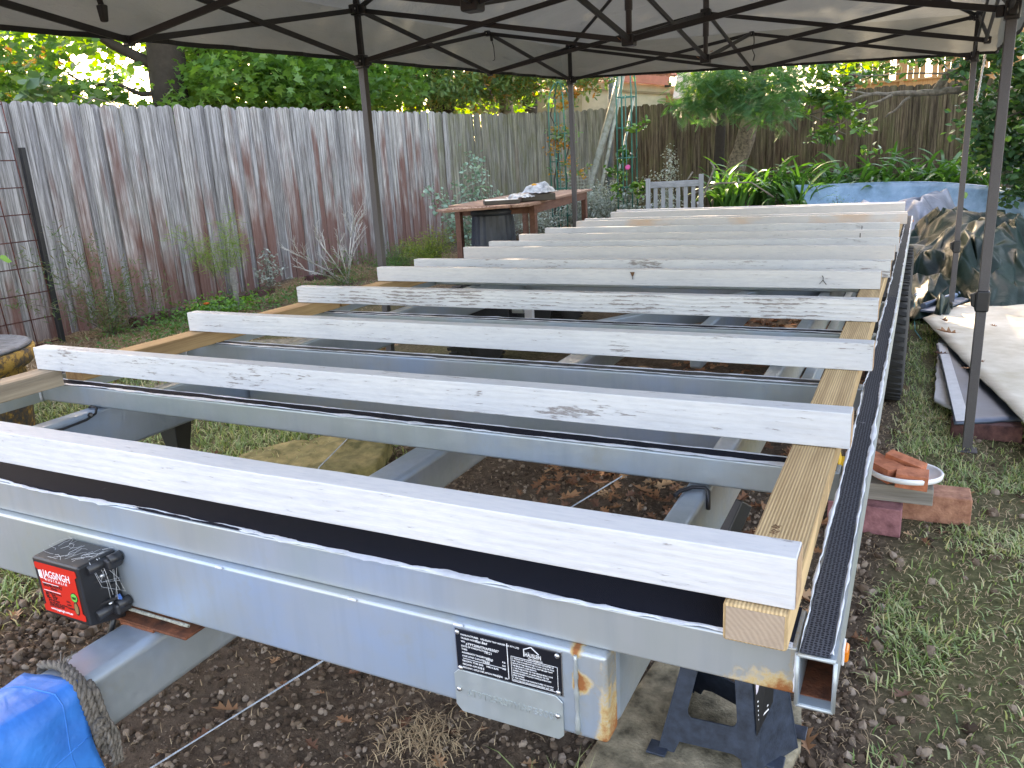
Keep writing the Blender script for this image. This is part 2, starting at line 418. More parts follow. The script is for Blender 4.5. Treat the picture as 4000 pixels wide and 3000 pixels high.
def paling_mesh(w_, h, kind, seed, m):
    r = random.Random(seed); me = bpy.data.meshes.new('paling'); bm_ = bmesh.new(); t = .014
    nseg = 7; bow = r.uniform(-.004,.004); rows = []
    for i in range(nseg+1):
        z = h*i/nseg if i < nseg else h; x0 = -w_/2+r.uniform(-.002,.002); x1 = w_/2+r.uniform(-.002,.002)
        o = bow*math.sin(math.pi*i/nseg); cup = r.uniform(.0,.004)
        rows.append([(x0+o, 0, z), (0+o, -cup, z), (x1+o, 0, z)])
    if kind == 'round':
        rows[-1] = [(x, y, h-.035) for x,y,z in rows[-1]]
        rows.append([(-w_*.36, 0, h-.012), (0, 0, h-.012), (w_*.36, 0, h-.012)]); rows.append([(-w_*.17, 0, h), (0, 0, h+.003), (w_*.17, 0, h-.001)])
    elif kind == 'dog':
        rows[-1] = [(x, y, h-.03) for x,y,z in rows[-1]]
        rows.append([(-w_*.27, 0, h), (0, 0, h), (w_*.27, 0, h)])
    F = [[bm_.verts.new((x, y, z)) for x,y,z in rw] for rw in rows]; B = [[bm_.verts.new((x, y+t, z)) for x,y,z in rw] for rw in rows]
    for i in range(len(rows)-1):
        for j in range(2):
            bm_.faces.new((F[i][j], F[i][j+1], F[i+1][j+1], F[i+1][j])); bm_.faces.new((B[i][j], B[i+1][j], B[i+1][j+1], B[i][j+1]))
        bm_.faces.new((F[i][0], F[i+1][0], B[i+1][0], B[i][0])); bm_.faces.new((F[i][2], B[i][2], B[i+1][2], F[i+1][2]))
    for rr in (0, -1):
        for j in range(2): bm_.faces.new((F[rr][j], B[rr][j], B[rr][j+1], F[rr][j+1]))
    bmesh.ops.recalc_face_normals(bm_, faces=bm_.faces); bm_.to_mesh(me); bm_.free(); me.materials.append(m)
    return me
def polyline(pts, step):
    """points every step metres along the line, with heading"""
    out = []; pts = [Vector(p) for p in pts]; d = 0; i = 0; carry = 0
    for a,b_ in zip(pts, pts[1:]):
        L = (b_-a).length; u = (b_-a)/L; s_ = carry
        while s_ < L: out.append((a+u*s_, math.atan2(u.y, u.x))); s_ += step
        carry = s_-L
    return out
def build_fence(pts, ztop, w_, kind, meshes, label, seed, gap=0, groundlift=0):
    r = random.Random(seed)
    f = empty('paling_fence', (pts[0][0], pts[0][1], Gf(*pts[0][:2])), label, 'fence')
    ps = polyline([(x,y,0) for x,y in pts], w_*.86+gap)
    for i,(p_, a) in enumerate(ps):
        zt = ztop(p_.x, p_.y) if callable(ztop) else ztop
        me, h = meshes(i, p_, r)
        o = bpy.data.objects.new('paling', me); link(o)
        nrm = Vector((math.sin(a), -math.cos(a), 0))   # towards the garden side
        off = ((.021 if p_.y < 6.5 and kind == 'round' else .0146) if i%2 else .0)+r.uniform(-.001,.001)
        o.location = (p_.x+nrm.x*off, p_.y+nrm.y*off, zt-h+r.uniform(-.012,.012))
        o.rotation_euler = (r.uniform(-.006,.006), r.uniform(-.0045,.0045), a+r.uniform(-.012,.012))
        o.parent = f; o.matrix_parent_inverse = wm(f).inverted()
    for zr in (-.28, -1.25):
        mb = MB()
        for (x0,y0),(x1,y1) in zip(pts, pts[1:]):
            a = math.atan2(y1-y0, x1-x0); nb = Vector((-math.sin(a), math.cos(a), 0))*.05
            z0 = (ztop(x0,y0) if callable(ztop) else ztop)+zr; z1 = (ztop(x1,y1) if callable(ztop) else ztop)+zr
            mb.bar(V(x0,y0,z0)+nb, V(x1,y1,z1)+nb, .04, .07)
        mb.build('fence_rail', FEN_B, f)
    return f
LW = .112
mL = [paling_mesh(LW, 1.95, 'round', k, FEN_L) for k in range(8)]
mM = [paling_mesh(LW, 1.95, 'round', k+20, FEN_M) for k in range(5)]
mB = [paling_mesh(.125, 1.95, 'dog', k+40, FEN_B) for k in range(6)]
def ztopL(x, y): return 1.955+.028*ss(y, 3, 6)+.012*(y-3)+.004*math.sin(y*2.1)
LP = [(-5.98,1.2),(-6.08,3.0),(-6.15,4.4),(-6.18,6.0),(-6.14,7.6),(-6.10,9.0),(-6.10,10.3),(-6.0,11.2),(-5.65,12.05),(-5.1,12.6),(-4.48,12.9)]
def pickL(i, p_, r):
    far = float(ss(p_.y, 9.2, 11.2))
    return ((mM if r.random() < far else mL)[r.randrange(5)], 1.95)
fence_l = build_fence(LP, ztopL, LW, 'round', pickL, 'long weathered grey paling fence with red brown streaks along the left side', 1)
BP = [(-4.42,12.7),(-2.0,13.12),(0.5,13.6),(4.5,14.3)]
fence_b = build_fence(BP, lambda x,y: 2.105, .125, 'dog', lambda i,p_,r: (mB[r.randrange(6)], 1.95), 'dark brown mossy paling fence behind the strap leaved plants', 2, gap=.004)

# brick edging under the left fence
def brickmat(name, a, c): return simple(name, c, .9, scale=25, bump=.8, dark=a)
BR_M = brickmat('maroon_brick', (.045,.018,.018), (.13,.055,.05)); BR_P = brickmat('pink_maroon_brick', (.13,.045,.05), (.30,.13,.14)); BR_O = brickmat('orange_brick', (.20,.075,.045), (.40,.19,.12)); TERRA = brickmat('terracotta', (.30,.085,.04), (.48,.16,.08))
def brick(name, c, L, W, H, rz, m, label, group=None, tilt=0, parent=None):
    o = MB().box(-L/2,L/2,-W/2,W/2,0,H).build(name, m, None, bevel=.006, label=label, cat='brick', group=group)
    o.location = c; o.rotation_euler = (0, tilt, rz); return o
for i,(y,dx,rz) in enumerate([(4.55,.0,1.5),(4.83,.02,1.62),(5.30,.10,1.2),(5.62,.05,1.5),(5.95,.02,1.55),(6.75,.03,1.4),(7.1,.0,1.6),(8.2,.02,1.5)]):
    x = -5.86+dx
    brick('edging_brick', (x, y, Gz(x,y)-.01), .23, .11, .075, rz, BR_M, 'dark maroon edging brick lying at the foot of the grey fence', 'edging bricks at the fence foot')
# ------------------------------------------------------------------ TRAILER
tr = empty('flatbed_trailer', (-1.345, .92, 0), 'galvanised steel flatbed trailer chassis with black taped rails under the white timbers', 'trailer')
ZT, ZB = .720, .653
XL, XR = -2.61, -.055
def chan_lips(mb, x0, x1, y, z0, z1, t=.0):
    mb.box(x0, x1, y, y+.05, z0, z1)
def bead(parent, y, x0, x1, seed, z=ZT, amp=.006, w_=.008, ax='x'):
    """ragged sealant / adhesive edge left along a tape"""
    r = np.random.default_rng(seed); n_ = max(8, int((x1-x0)/.012)); xs = np.linspace(x0, x1, n_)
    wob = (vn(xs, xs*0+seed, 9, seed)-.5)*amp*2+(vn(xs, xs*0+seed, 45, seed*2)-.5)*amp; ww = w_*np.clip(-.25+1.7*vn(xs, xs*0+seed*3, 7, 2)*vn(xs, xs*0+seed*5, 23, 8)*1.6+.55*vn(xs, xs*0+seed, 70, 1)**2, .06, 1.6)
    hz = .0015+.003*vn(xs, xs*0, 30, seed)
    if ax == 'x':
        v1 = np.stack([xs, y+wob-ww*.5, np.full(n_, z+.0005)], 1); v2 = np.stack([xs, y+wob, z+hz], 1); v3 = np.stack([xs, y+wob+ww*.5, np.full(n_, z+.0005)], 1)
    else:
        v1 = np.stack([y+wob-ww*.5, xs, np.full(n_, z+.0005)], 1); v2 = np.stack([y+wob, xs, z+hz], 1); v3 = np.stack([y+wob+ww*.5, xs, np.full(n_, z+.0005)], 1)
    vs = np.concatenate([v1, v2, v3]); i = np.arange(n_-1)
    f = np.concatenate([np.stack([i,i+1,n_+i+1,n_+i],1), np.stack([n_+i,n_+i+1,2*n_+i+1,2*n_+i],1)])
    return np_mesh('sealant_edge', vs, np.full(len(f),4), f.ravel(), BEAD, parent=parent, smooth=True)
# crossmembers: rectangular tube on its narrow side, tape along the top
def crossmember(y, x0, x1, seed, depth=.046, name='crossmember', m=None, tape=TAPE, z0=ZB):
    c = MB().box(x0, x1, y, y+depth, z0, ZT-.003).build(name, m or GAL, tr, bevel=.006, seg=3)
    # tape surface a little proud, wavy long edges
    n_ = 160; xs = np.linspace(x0+.02, x1-.01, n_); a = y+.004+(vn(xs, xs*0, 8, seed)-.5)*.004; b_ = y+depth-.002+(vn(xs, xs*0, 9, seed+5)-.5)*.004
    vs = np.concatenate([np.stack([xs, a, np.full(n_, ZT-.0005)],1), np.stack([xs, b_, np.full(n_, ZT-.0005)],1), np.stack([xs, a, np.full(n_, ZT-.0032)],1), np.stack([xs, b_, np.full(n_, ZT-.0032)],1)])
    i = np.arange(n_-1); f = np.concatenate([np.stack([i,i+1,n_+i+1,n_+i],1), np.stack([2*n_+i,2*n_+i+1,i+1,i],1)])
    np_mesh('tape_strip', vs, np.full(len(f),4), f.ravel(), tape, parent=c)
    bead(c, y+.003, x0+.03, x1-.02, seed, z=ZT-.001, amp=.004, w_=.015)
    bead(c, y+depth-.003, x0+.03, x1-.02, seed+31, z=ZT-.001, amp=.002, w_=.004)
    return c
# front member, with rust at its right end
def rust_attr(o, fn):
    me = o.data; co = np.zeros(len(me.vertices)*3); me.vertices.foreach_get('co', co); co = co.reshape(-1,3)+np.array(o.location)
    a = me.attributes.new('rust', 'FLOAT', 'POINT'); a.data.foreach_set('value', fn(co[:,0],co[:,1],co[:,2]).astype(np.float32))
def grid_box(mb_name, x0, x1, y0, y1, z0, z1, m, parent, rust, step=.008, bevel=.004):
    """box with a finely divided front face so that rust can follow a field"""
    bm_ = bmesh.new(); bmesh.ops.create_cube(bm_, size=1)
    for vv in bm_.verts: vv.co = Vector((x0+(vv.co.x+.5)*(x1-x0), y0+(vv.co.y+.5)*(y1-y0), z0+(vv.co.z+.5)*(z1-z0)))
    def cut(axis, a, b_, k):
        for i in range(1, k):
            q = a+(b_-a)*i/k; co = [0,0,0]; co[axis] = q; no = [0,0,0]; no[axis] = 1
            bmesh.ops.bisect_plane(bm_, geom=bm_.verts[:]+bm_.edges[:]+bm_.faces[:], plane_co=co, plane_no=no)
    cut(0, max(x0, x1-.35), x1, int(min(.35, x1-x0)/step)); cut(2, z0, z1, int((z1-z0)/step))
    c = Vector(((x0+x1)/2,(y0+y1)/2,z0))
    for vv in bm_.verts: vv.co -= c
    me = bpy.data.meshes.new(mb_name); bm_.to_mesh(me); bm_.free(); me.materials.append(m)
    o = bpy.data.objects.new(mb_name, me); link(o); o.location = c; rust_attr(o, rust)
    md = o.modifiers.new('b', 'BEVEL'); md.width = bevel; md.segments = 3; md.limit_method = 'ANGLE'; md.angle_limit = R_(50); me.polygons.foreach_set('use_smooth', [True]*len(me.polygons)); md.harden_normals = True
    if parent: o.parent = parent; o.matrix_parent_inverse = wm(parent).inverted()
    return o
fm = grid_box('front_rail', -2.60, -.098, .936, 1.034, .648, ZT-.003, GAL_R, tr, lambda x,y,z: np.maximum(np.clip((x+.24)/.12,0,1)*np.clip(1-(z-.648)/.055,0,1)*.95, np.clip(1-abs(x+.104)/.010,0,1)*.6))
n_ = 260; xs = np.linspace(-2.6, -.105, n_); a_ = .941+(vn(xs, xs*0, 8, 3)-.5)*.004; b_ = 1.032+xs*0
vs = np.concatenate([np.stack([xs,a_,np.full(n_,ZT)],1), np.stack([xs,b_,np.full(n_,ZT)],1), np.stack([xs,a_,np.full(n_,ZT-.003)],1)])
i = np.arange(n_-1); f = np.concatenate([np.stack([i,i+1,n_+i+1,n_+i],1), np.stack([2*n_+i,2*n_+i+1,i+1,i],1)])
np_mesh('tape_strip', vs, np.full(len(f),4), f.ravel(), TAPE, parent=fm)
bead(fm, .9395, -2.6, -.105, 7, z=ZT-.002, amp=.006, w_=.020)
MBX = [1.56, 2.17, 2.82, 3.43, 4.05, 4.65, 5.25, 5.85, 6.45, 7.10]
for k,y in enumerate(MBX): crossmember(y, -2.58, -.10, 11+k*7, m=GAL if k != 1 else GAL_D, tape=TAPE if k not in (1,4) else TAPE_G)
# tall webs under some crossmembers
for y in (2.17, 4.65, 7.10): MB().box(-2.275, -.405, y+.001, y+.045, .50, ZB-.002).build('deep_crossmember', GAL_D, tr, bevel=.004)
# side rails: open ended rectangular tube, taped on top
def side_rail(x0, x1, ya, yb, m):
    t = .003; mb = MB()
    mb.box(x0, x0+t, ya, yb, .648, ZT); mb.box(x1-t, x1, ya, yb, .648, ZT); mb.box(x0+t, x1-t, ya, yb, .648, .648+t); mb.box(x0+t, x1-t, ya, yb, ZT-t, ZT)
    return mb.build('side_rail', m, tr)
rr = side_rail(-.0965, -.052, .918, 7.62, GAL)
inner = MB().box(-.0932,-.0553,.935,1.3,.6515,.6525).build('rusty_tube_floor', RUST, rr)
MB().box(-.0930,-.0555,1.22,1.24,.6530,.7160).build('tube_darkness_plate', BLACK, rr)  # black plate stands in for the darkness deep inside the tube
# rounded lip at the tube mouth
lip = MB()
for a,b2 in (((-.0965,.648),(-.052,.648)),((-.052,.648),(-.052,ZT)),((-.052,ZT),(-.0965,ZT)),((-.0965,ZT),(-.0965,.648))):
    lip.tube([(a[0],.918,a[1]),(b2[0],.918,b2[1])], .0026, 6)
lip.build('tube_mouth_edge', WHITEP if False else GAL, rr)
def rail_tape(x0, x1, ya, yb, mm, seed, par):
    n_ = int((yb-ya)/.02); ys = np.linspace(ya, yb, n_); a = x0+(vn(ys, ys*0, 10, seed)-.5)*.004; b_ = x1+(vn(ys, ys*0, 12, seed+5)-.5)*.003
    vs = np.concatenate([np.stack([a,ys,np.full(n_,ZT+.002)],1), np.stack([b_,ys,np.full(n_,ZT+.002)],1)]); i = np.arange(n_-1)
    f = np.stack([i,n_+i,n_+i+1,i+1],1); np_mesh('tape_strip', vs, np.full(len(f),4), f.ravel(), mm, parent=par)
rail_tape(-.0945, -.0585, .922, 3.55, TAPE_R, 4, rr); rail_tape(-.0945, -.0585, 3.551, 7.6, TAPE_G, 5, rr)
bead(rr, -.0965, .93, 7.55, 21, z=ZT+.001, amp=.003, w_=.007, ax='y'); bead(rr, -.0565, .93, 7.55, 22, z=ZT+.001, amp=.002, w_=.008, ax='y')
rl = side_rail(-2.64, -2.585, .918, 7.62, GAL); rail_tape(-2.637, -2.588, .922, 7.6, TAPE, 6, rl)
bead(rl, -2.586, .93, 7.5, 25, z=ZT, amp=.003, w_=.006, ax='y')
# plate over the wheels
wp = MB().box(-.215, -.0985, 3.56, 7.25, .700, ZT-.001).build('wheel_cover_plate', TAPE_G, tr, bevel=.002)
# weld seams at the left ends of crossmembers
for y in [.936]+MBX[:4]:
    pts = [(-2.5835, y-.003, .655+i*.008+random.uniform(-.002,.002)) for i in range(9)]
    MB().tube(pts, [.0035+random.uniform(0,.002) for _ in pts], 6).build('weld_seam', BEAD, tr)
    pts = [(-.0985, y-.002, .655+i*.008) for i in range(8)]
    MB().tube(pts, [.003+random.uniform(0,.002) for _ in pts], 6).build('weld_seam', BEAD, tr)
# lower front channel with rounded top flange, closed end on the right
fc = grid_box('front_channel', -2.35, -.352, .920, .966, .500, .6475, GAL_R, tr, lambda x,y,z: np.maximum(np.clip(1-abs(x+.356)/.026, 0, 1)*(.45+.55*np.clip(1-(z-.5)/.11,0,1)), np.clip(1-np.hypot((x+.40)/.03,(z-.645)/.012), 0, 1)*.8 + np.clip(1-np.hypot((x+.392)/.020,(z-.595)/.03),0,1)*1.0+np.clip(1-np.hypot((x+.37)/.03,(z-.60)/.02),0,1)*.5+np.clip(1-abs(x+.399)/.007,0,1)*.62+np.clip(1-abs(z-.504)/.007,0,1)*np.clip((x+.46)/.08,0,1)*.6), bevel=.0075)
# end plate and rusty seam
seam = [(-.399, .9185, .643-i*.009+random.uniform(-.002,.002)) for i in range(16)]
MB().tube(seam, [.0025+random.uniform(0,.0022) for _ in seam], 6).build('weld_seam', GAL, tr)
for x in (-1.105, -.80, -.595): MB().box(x-.009, x+.009, .9165, .921, .6425, .6475).build('weld_tab', BEAD, tr, bevel=.002)
# longitudinal channels
def longi(x0, x1, ya, yb, z0, z1, m=GAL_D, r=.012, name='chassis_beam'):
    return MB().box(x0, x1, ya, yb, z0, z1).build(name, m, tr, bevel=r, seg=4)
longi(-.405, -.352, .9665, 7.3, .500, .651)
longi(-2.345, -2.285, .9665, 7.3, .500, .651)
longi(-1.405, -1.290, .15, 7.1, .340, .470, r=.020, name='drawbar')
for x in (-.78,): 
    longi(x, x+.05, 3.05, 7.2, .5, .651)
MB().bar((-1.30,3.05,.60),(-.42,4.60,.60),.05,.10).build('diagonal_brace', GAL_D, tr, bevel=.006)
longi(-.46, -.415, 2.9, 7.2, .44, .52, r=.006, name='subframe_rail'); longi(-.345,-.305, 2.9, 7.2, .44, .52, r=.006, name='subframe_rail')
# rusty doubler plate between drawbar and channel with weld
MB().box(-1.425, -1.215, .905, .968, .4715, .4775).build('rusty_doubler_plate', RUST, tr, bevel=.002)
w1 = [(-1.42+i*.012, .9185, .4925+random.uniform(-.0015,.0015)) for i in range(18)]
MB().tube([(x+.0, .9185, .4965) for x,_,_ in w1], [.0030+random.uniform(0,.0009) for i_ in range(len(w1))], 7).build('weld_seam', simple('weld_scale',(.40,.39,.32),.8,scale=120,bump=.8,var=.3), tr)
MB().tube([(-1.40+i*.012, .905, .4715) for i in range(9)], [.003+random.uniform(0,.002) for _ in range(9)], 6).build('weld_seam', RUST, tr)
# black cable along the left channel with clip, loops on the right beam
MB().tube([(-2.287,1.08,.6525),(-2.286,1.3,.645),(-2.282,1.42,.628),(-2.281,1.50,.632),(-2.283,1.535,.642),(-2.292,1.548,.6555),(-2.32,1.55,.658),(-2.335,1.552,.652)], .004, 6).build('brake_cable', BLACK, tr)
MB().tube([(-2.284,1.515,.6435),(-2.279,1.515,.6435)], .008, 8).build('cable_clip', BLACK, tr)
MB().tube([(-2.279,1.515,.6435),(-2.276,1.515,.6435)], .0045, 8).build('clip_screw', SCREW, tr)
MB().tube([(-.41,1.49,.652),(-.405,1.51,.6545),(-.385,1.535,.6565),(-.36,1.543,.656),(-.350,1.53,.653),(-.3475,1.52,.63),(-.3475,1.52,.618)], .0045, 6).build('wiring_loop', BLACK, tr)
# drop leg sockets (black) left and right
def leg(x, y, s=1):
    mb = MB(); mb.hexa([(x-.03*s,y-.03,.22),(x+.03*s,y-.03,.22),(x+.03*s,y+.03,.22),(x-.03*s,y+.03,.22)], [(x-.055*s,y-.045,.36),(x+.055*s,y-.045,.36),(x+.055*s,y+.045,.36),(x-.055*s,y+.045,.36)])
    mb.box(x-.06, x+.06, y-.05, y+.05, .36, .40); mb.box(x-.022,x+.022,y-.022,y+.022,.40,.50)
    mb.lathe([(.026,0),(.026,.22)], (x,y,.0), 12); mb.lathe([(.05,0),(.05,.015)], (x,y,.002), 16)
    return mb.build('stabiliser_leg', BLACK, tr, bevel=.004)
leg(-2.74, 2.18); 
MB().bar((-.37,2.03,.415),(-.40,1.98,.33),.03,.05).build('spring_hanger', BLACK, tr, bevel=.004)
# white axle hanger visible between the timbers
MB().box(-1.98,-1.93,4.05-.03,4.05,.30,.56).build('axle_hanger', WHITEP, tr, bevel=.003)
MB().box(-2.06,-1.985,4.02,4.05,.50,.56).build('axle_bracket', GAL, tr, bevel=.003)
# wheels on three axles
def wheel(x, y, s):
    Rr = .315; prof = [(.19,-.082),(.235,-.092),(.285,-.086),(.306,-.070),(Rr,-.045),(Rr,.045),(.306,.070),(.285,.086),(.235,.092),(.19,.082)]
    M = Matrix.Rotation(math.pi/2, 4, 'Y'); ty = MB().lathe(prof, (x,y,Rr), 48, M)
    for k in range(46):
        a = 2*math.pi*k/46; c = Vector((x, y+math.cos(a)*(Rr-.002), Rr+math.sin(a)*(Rr-.002)))
        for side in (-1, 1):
            rad = Vector((0,math.cos(a),math.sin(a))); tan = Vector((0,-math.sin(a),math.cos(a))); lat = Vector((1,0,0)); cc = c+lat*.048*side+tan*.01*side
            q = [cc+lat*i*.034+tan*(j*.012+i*side*.008)+rad*h for h in (0,.008) for i,j in ((-1,-1),(1,-1),(1,1),(-1,1))]
            ty.hexa(q[:4], q[4:])
    wo = ty.build('wheel', RUBBER, tr)
    MB().lathe([(.0,.02*s),(.05,.03*s),(.06,.01*s),(.15,.005*s),(.17,.05*s),(.188,.075*s),(.188,-.05*s)], (x,y,Rr), 32, M).build('rim', GAL, wo)
for y in (4.58, 5.32, 6.06):
    wheel(-.105, y, 1); wheel(-2.60, y, -1)
    MB().tube([(-2.5,y,.315),(-.2,y,.315)], .028, 12).build('axle', GAL_D, tr)
# orange side markers
ORANGE = simple('amber_lens', (.75,.20,.02), .25, bump=0)
for y,z in ((1.035,.662),(7.35,.70)):
    q = MB().box(-.052,-.043,y-.012,y+.012,z-.010,z+.010).build('side_marker_light', ORANGE, tr, bevel=.004)
    MB().box(-.0518,-.048,y-.015,y+.015,z-.013,z+.013).build('marker_base', WHITEP, q, bevel=.003)

# ---- text helper
def text(s, size, pos, xdir, updir, m, parent, name='lettering', align='LEFT', ext=.0004, shear=0, spacing=1.0, xs=1.0):
    c = bpy.data.curves.new(name, 'FONT'); c.body = s; c.size = size; c.extrude = ext; c.align_x = align; c.shear = shear; c.space_character = spacing; c.resolution_u = 3
    o = bpy.data.objects.new(name+'_t', c); COL.objects.link(o); bpy.context.view_layer.update()
    me = bpy.data.meshes.new_from_object(o.evaluated_get(bpy.context.evaluated_depsgraph_get()))
    bpy.data.objects.remove(o); me.materials.clear(); me.materials.append(m)
    xd = Vector(xdir).normalized(); u = Vector(updir); u = (u-xd*u.dot(xd)).normalized(); nn = xd.cross(u)
    M = Matrix(((xd.x*xs,u.x,nn.x,pos[0]),(xd.y*xs,u.y,nn.y,pos[1]),(xd.z*xs,u.z,nn.z,pos[2]),(0,0,0,1)))
    ob = bpy.data.objects.new(name, me); link(ob); ob.matrix_basis = M
    if parent is not None: ob.parent = parent; ob.matrix_parent_inverse = wm(parent).inverted()
    return ob
LT = simple('white_print', (.75,.75,.75), .5, bump=0, var=.02); LK = simple('black_print', (.02,.01,.01), .5, bump=0, var=.02); LR = simple('red_label', (.62,.022,.012), .35, bump=0, var=.05); LGn = simple('green_print', (.10,.50,.08), .4, bump=0, var=.03)
PLB = simple('anodised_black_plate', (.010,.011,.016), .35, .2, bump=.02)
# compliance plate: x -.601..-.422, z .565..639
pl = MB().box(-.601,-.422,.9175,.9198,.566,.6385).build('compliance_plate', PLB, tr, bevel=.0008)
MB().box(-.6025,-.4205,.9187,.9199,.5645,.6400).build('plate_edge', SCREW, pl)
yp = .9173
X0 = -.591
def L(s, x, z, size=.0047, **k): text(s, size, (X0+x, yp, z), (1,0,0), (0,0,1), LT, pl, **k)
rows = [('MANUFACTURER:   HÄUSLEIN TINY HOUSE CO PTY LTD',.6290),('TRAILER MODEL:',.6230),('VIN:',.6170),('DATE OF MANUFACTURE:',.6090),('TARE:',.6035),('AGGREGATE TRAILER MASS:',.5975),('AXLE LOAD CAPACITY:',.5915),('RECOMM. TYRE SIZE:    195R14 8LPR',.5825),('RECOMM. RIM SIZE:',.5765),('RECOMM. COLD INFLATION PRESSURE:',.5705)]
for s_,z in rows: L(s_, 0, z, .0040)
for s_,x,z in (('Flat Bed',.026,.6225),('6T9T25R07MAPB3007',.008,.6135),('10/21',.040,.6065),('4500',.042,.5950),('1500',.036,.5890),('15',.032,.5755),('90',.060,.5695)): L(s_, x, z, .0062, shear=.2)
for z in (.5975,.5915,.5860): L('KG', .071, z, .0040)
L('kPa', .074, .5700, .0040)
bar_ = MB(); bar_.box(-.5105,-.5095,.9170,.9176,.572,.634); bar_.box(-.590,-.514,.9170,.9176,.5878,.5884)
for q in ((-.5045,-.4275,.6135,.6141),(-.5045,-.4275,.5705,.5711)): bar_.box(q[0],q[1],.9170,.9176,q[2],q[3])
for x in (-.5045,-.4281): bar_.box(x,x+.0006,.9170,.9176,.5705,.6141)
bar_.build('printed_lines', LT, pl)
for z,s_ in zip(np.arange(.6098,.572,-.0042), ['1. THE SUM OF THE LOAD CARRYING CAPACITIES OF','THE TYRES & WHEELS FITTED TO ANY AXLE OR AXLE','GROUP OF THE VEHICLE SHALL NOT BE LESS THAN','THE RELEVANT LOAD SHOWN.','2. THE TYRES FITTED TO THIS VEHICLE SHALL HAVE','A SPEED CATEGORY AT LEAST EQUAL TO THE','RECOMMENDED MAXIMUM VEHICLE OPERATION','SPEED RATING.','3. THIS TRAILER WAS MANUFACTURED TO COMPLY','WITH THE MOTOR VEHICLE STANDARDS ACT 1989.']):
    text(s_, .0031, (-.5025, yp, z), (1,0,0), (0,0,1), LT, pl, xs=.92)
text('HÄUSLEIN', .0095, (-.4805, yp, .6195), (1,0,0), (0,0,1), LT, pl, xs=.62); text('Tiny House Co.', .0048, (-.4760, yp, .6150), (1,0,0), (0,0,1), LT, pl, shear=.3, xs=.8)
logo = MB(); 
for a,b2 in (((-.4818,.619),(-.4818,.6315)),((-.4818,.6310),(-.4695,.6372)),((-.4695,.6372),(-.4570,.6275))): logo.bar((a[0],.9172,a[1]),(b2[0],.9172,b2[1]),.0012,.0012)
logo.build('house_logo', LT, pl)
def screw(x, y, z, r, parent, m=SCREW, ax=(0,-1,0)):
    M = Vector((0,0,1)).rotation_difference(Vector(ax)).to_matrix().to_4x4()
    s_ = MB().lathe([(r,0),(r,r*.35),(r*.7,r*.7),(.0001,r*.8)], (x,y,z), 14, M).build('screw', m, parent); return s_
for x,z in ((-.5965,.6335),(-.4270,.6340),(-.5950,.5700),(-.4275,.5715)): screw(x,.9172,z,.0042,pl)
# stamped plate under it
sp = MB().prism([(-.609,.556),(-.600,.5655),(-.432,.5645),(-.4215,.555),(-.4215,.497),(-.430,.488),(-.598,.488),(-.609,.500)], (0,.9165,0), (1,0,0), (0,0,1), (0,.0028,0)).build('stamped_plate', GAL, tr, bevel=.0015)
text('6T9T25R07MAPB3007', .0165, (-.5870, .9163, .5215), (1,0,0), (0,0,1), GAL, sp, name='stamped_number', ext=.0007, xs=.98, spacing=1.06)
for x,z in ((-.6005,.530),(-.4300,.5305)): screw(x,.9163,z,.0042,sp)

# breakaway battery box
bx = MB().hexa([(-1.538,.840,.500),(-1.400,.840,.497),(-1.398,.9185,.476),(-1.536,.9185,.478)], [(-1.540,.838,.627),(-1.397,.838,.627),(-1.392,.9185,.631),(-1.535,.9185,.631)]).build('breakaway_battery_box', BLACK, tr, bevel=.005, seg=3)
FY = .8375
def bxp(u, v_): # u 0..1 left to right, v 0..1 bottom to top on the front face
    return Vector((-1.539+.141*u, .8395-.0015*v_-.0004, .499+.128*v_))
def bq(u0,u1,v0,v1,t=.0008):
    a = [bxp(u0,v0),bxp(u1,v0),bxp(u1,v1),bxp(u0,v1)]; off = Vector((0,-t,0)); return [p+off for p in a], a
poly = [(.06,.93),(.93,.93),(.945,.90),(.945,.83),(.90,.80),(.90,.20),(.945,.17),(.945,.10),(.93,.07),(.06,.07),(.045,.10),(.045,.17),(.10,.20),(.10,.80),(.045,.83),(.045,.90)]
lab = MB(); P0 = [bxp(u,v_) for u,v_ in poly]; P1 = [p+Vector((0,-.0008,0)) for p in P0]; n_ = len(poly)
lab.add(P1+P0, [tuple(range(n_))]+[(i,(i+1)%n_,n_+(i+1)%n_,n_+i) for i in range(n_)])
lab = lab.build('red_label', LR, bx)
def BT(s_, u, v_, size, m=LT, **k):
    p = bxp(u, v_)+Vector((0,-.0010,0)); text(s_, size, p, (1,0,0), (0,0.0,1), m, lab, **k)
BT('JAGSiNGH', .205, .70, .0225, xs=.80, ext=.0006); BT('AUSTRALIA', .22, .635, .0085, spacing=1.75, xs=.98)
BT('BREAK-AWAY', .15, .53, .0125, LK, xs=.75); BT('SYSTEM', .30, .49, .006, LK)
for v0 in (.585,.455):
    q,a = bq(.14,.50,v0,v0+.008,.0014); MB().hexa(a, q).build('printed_line', LT, lab)
for k_,s_ in enumerate(['Fuse 20A 12V battery','Blue     Brake','Red      Charge','White   Earth']): BT(s_, .16, .415-.032*k_, .0056, LK)
BT('IMPORTANT', .19, .275, .0062, LK)
for k_,s_ in enumerate(['Test unit prior to each trip','Charge before towing','and keep battery dry']): BT(s_, .19, .243-.028*k_, .0052, LK)
BT('www.jagsingh.com.au', .20, .125, .0078, LT)
lg = MB(); q,a = bq(.105,.15,.68,.80,.0014); lg.hexa(a,q)
for u0,u1,v0,v1 in ((.16,.175,.66,.81),(.12,.175,.66,.67),(.15,.175,.80,.81)): q,a = bq(u0,u1,v0,v1,.0014); lg.hexa(a,q)
lg.build('logo', LT, lab)
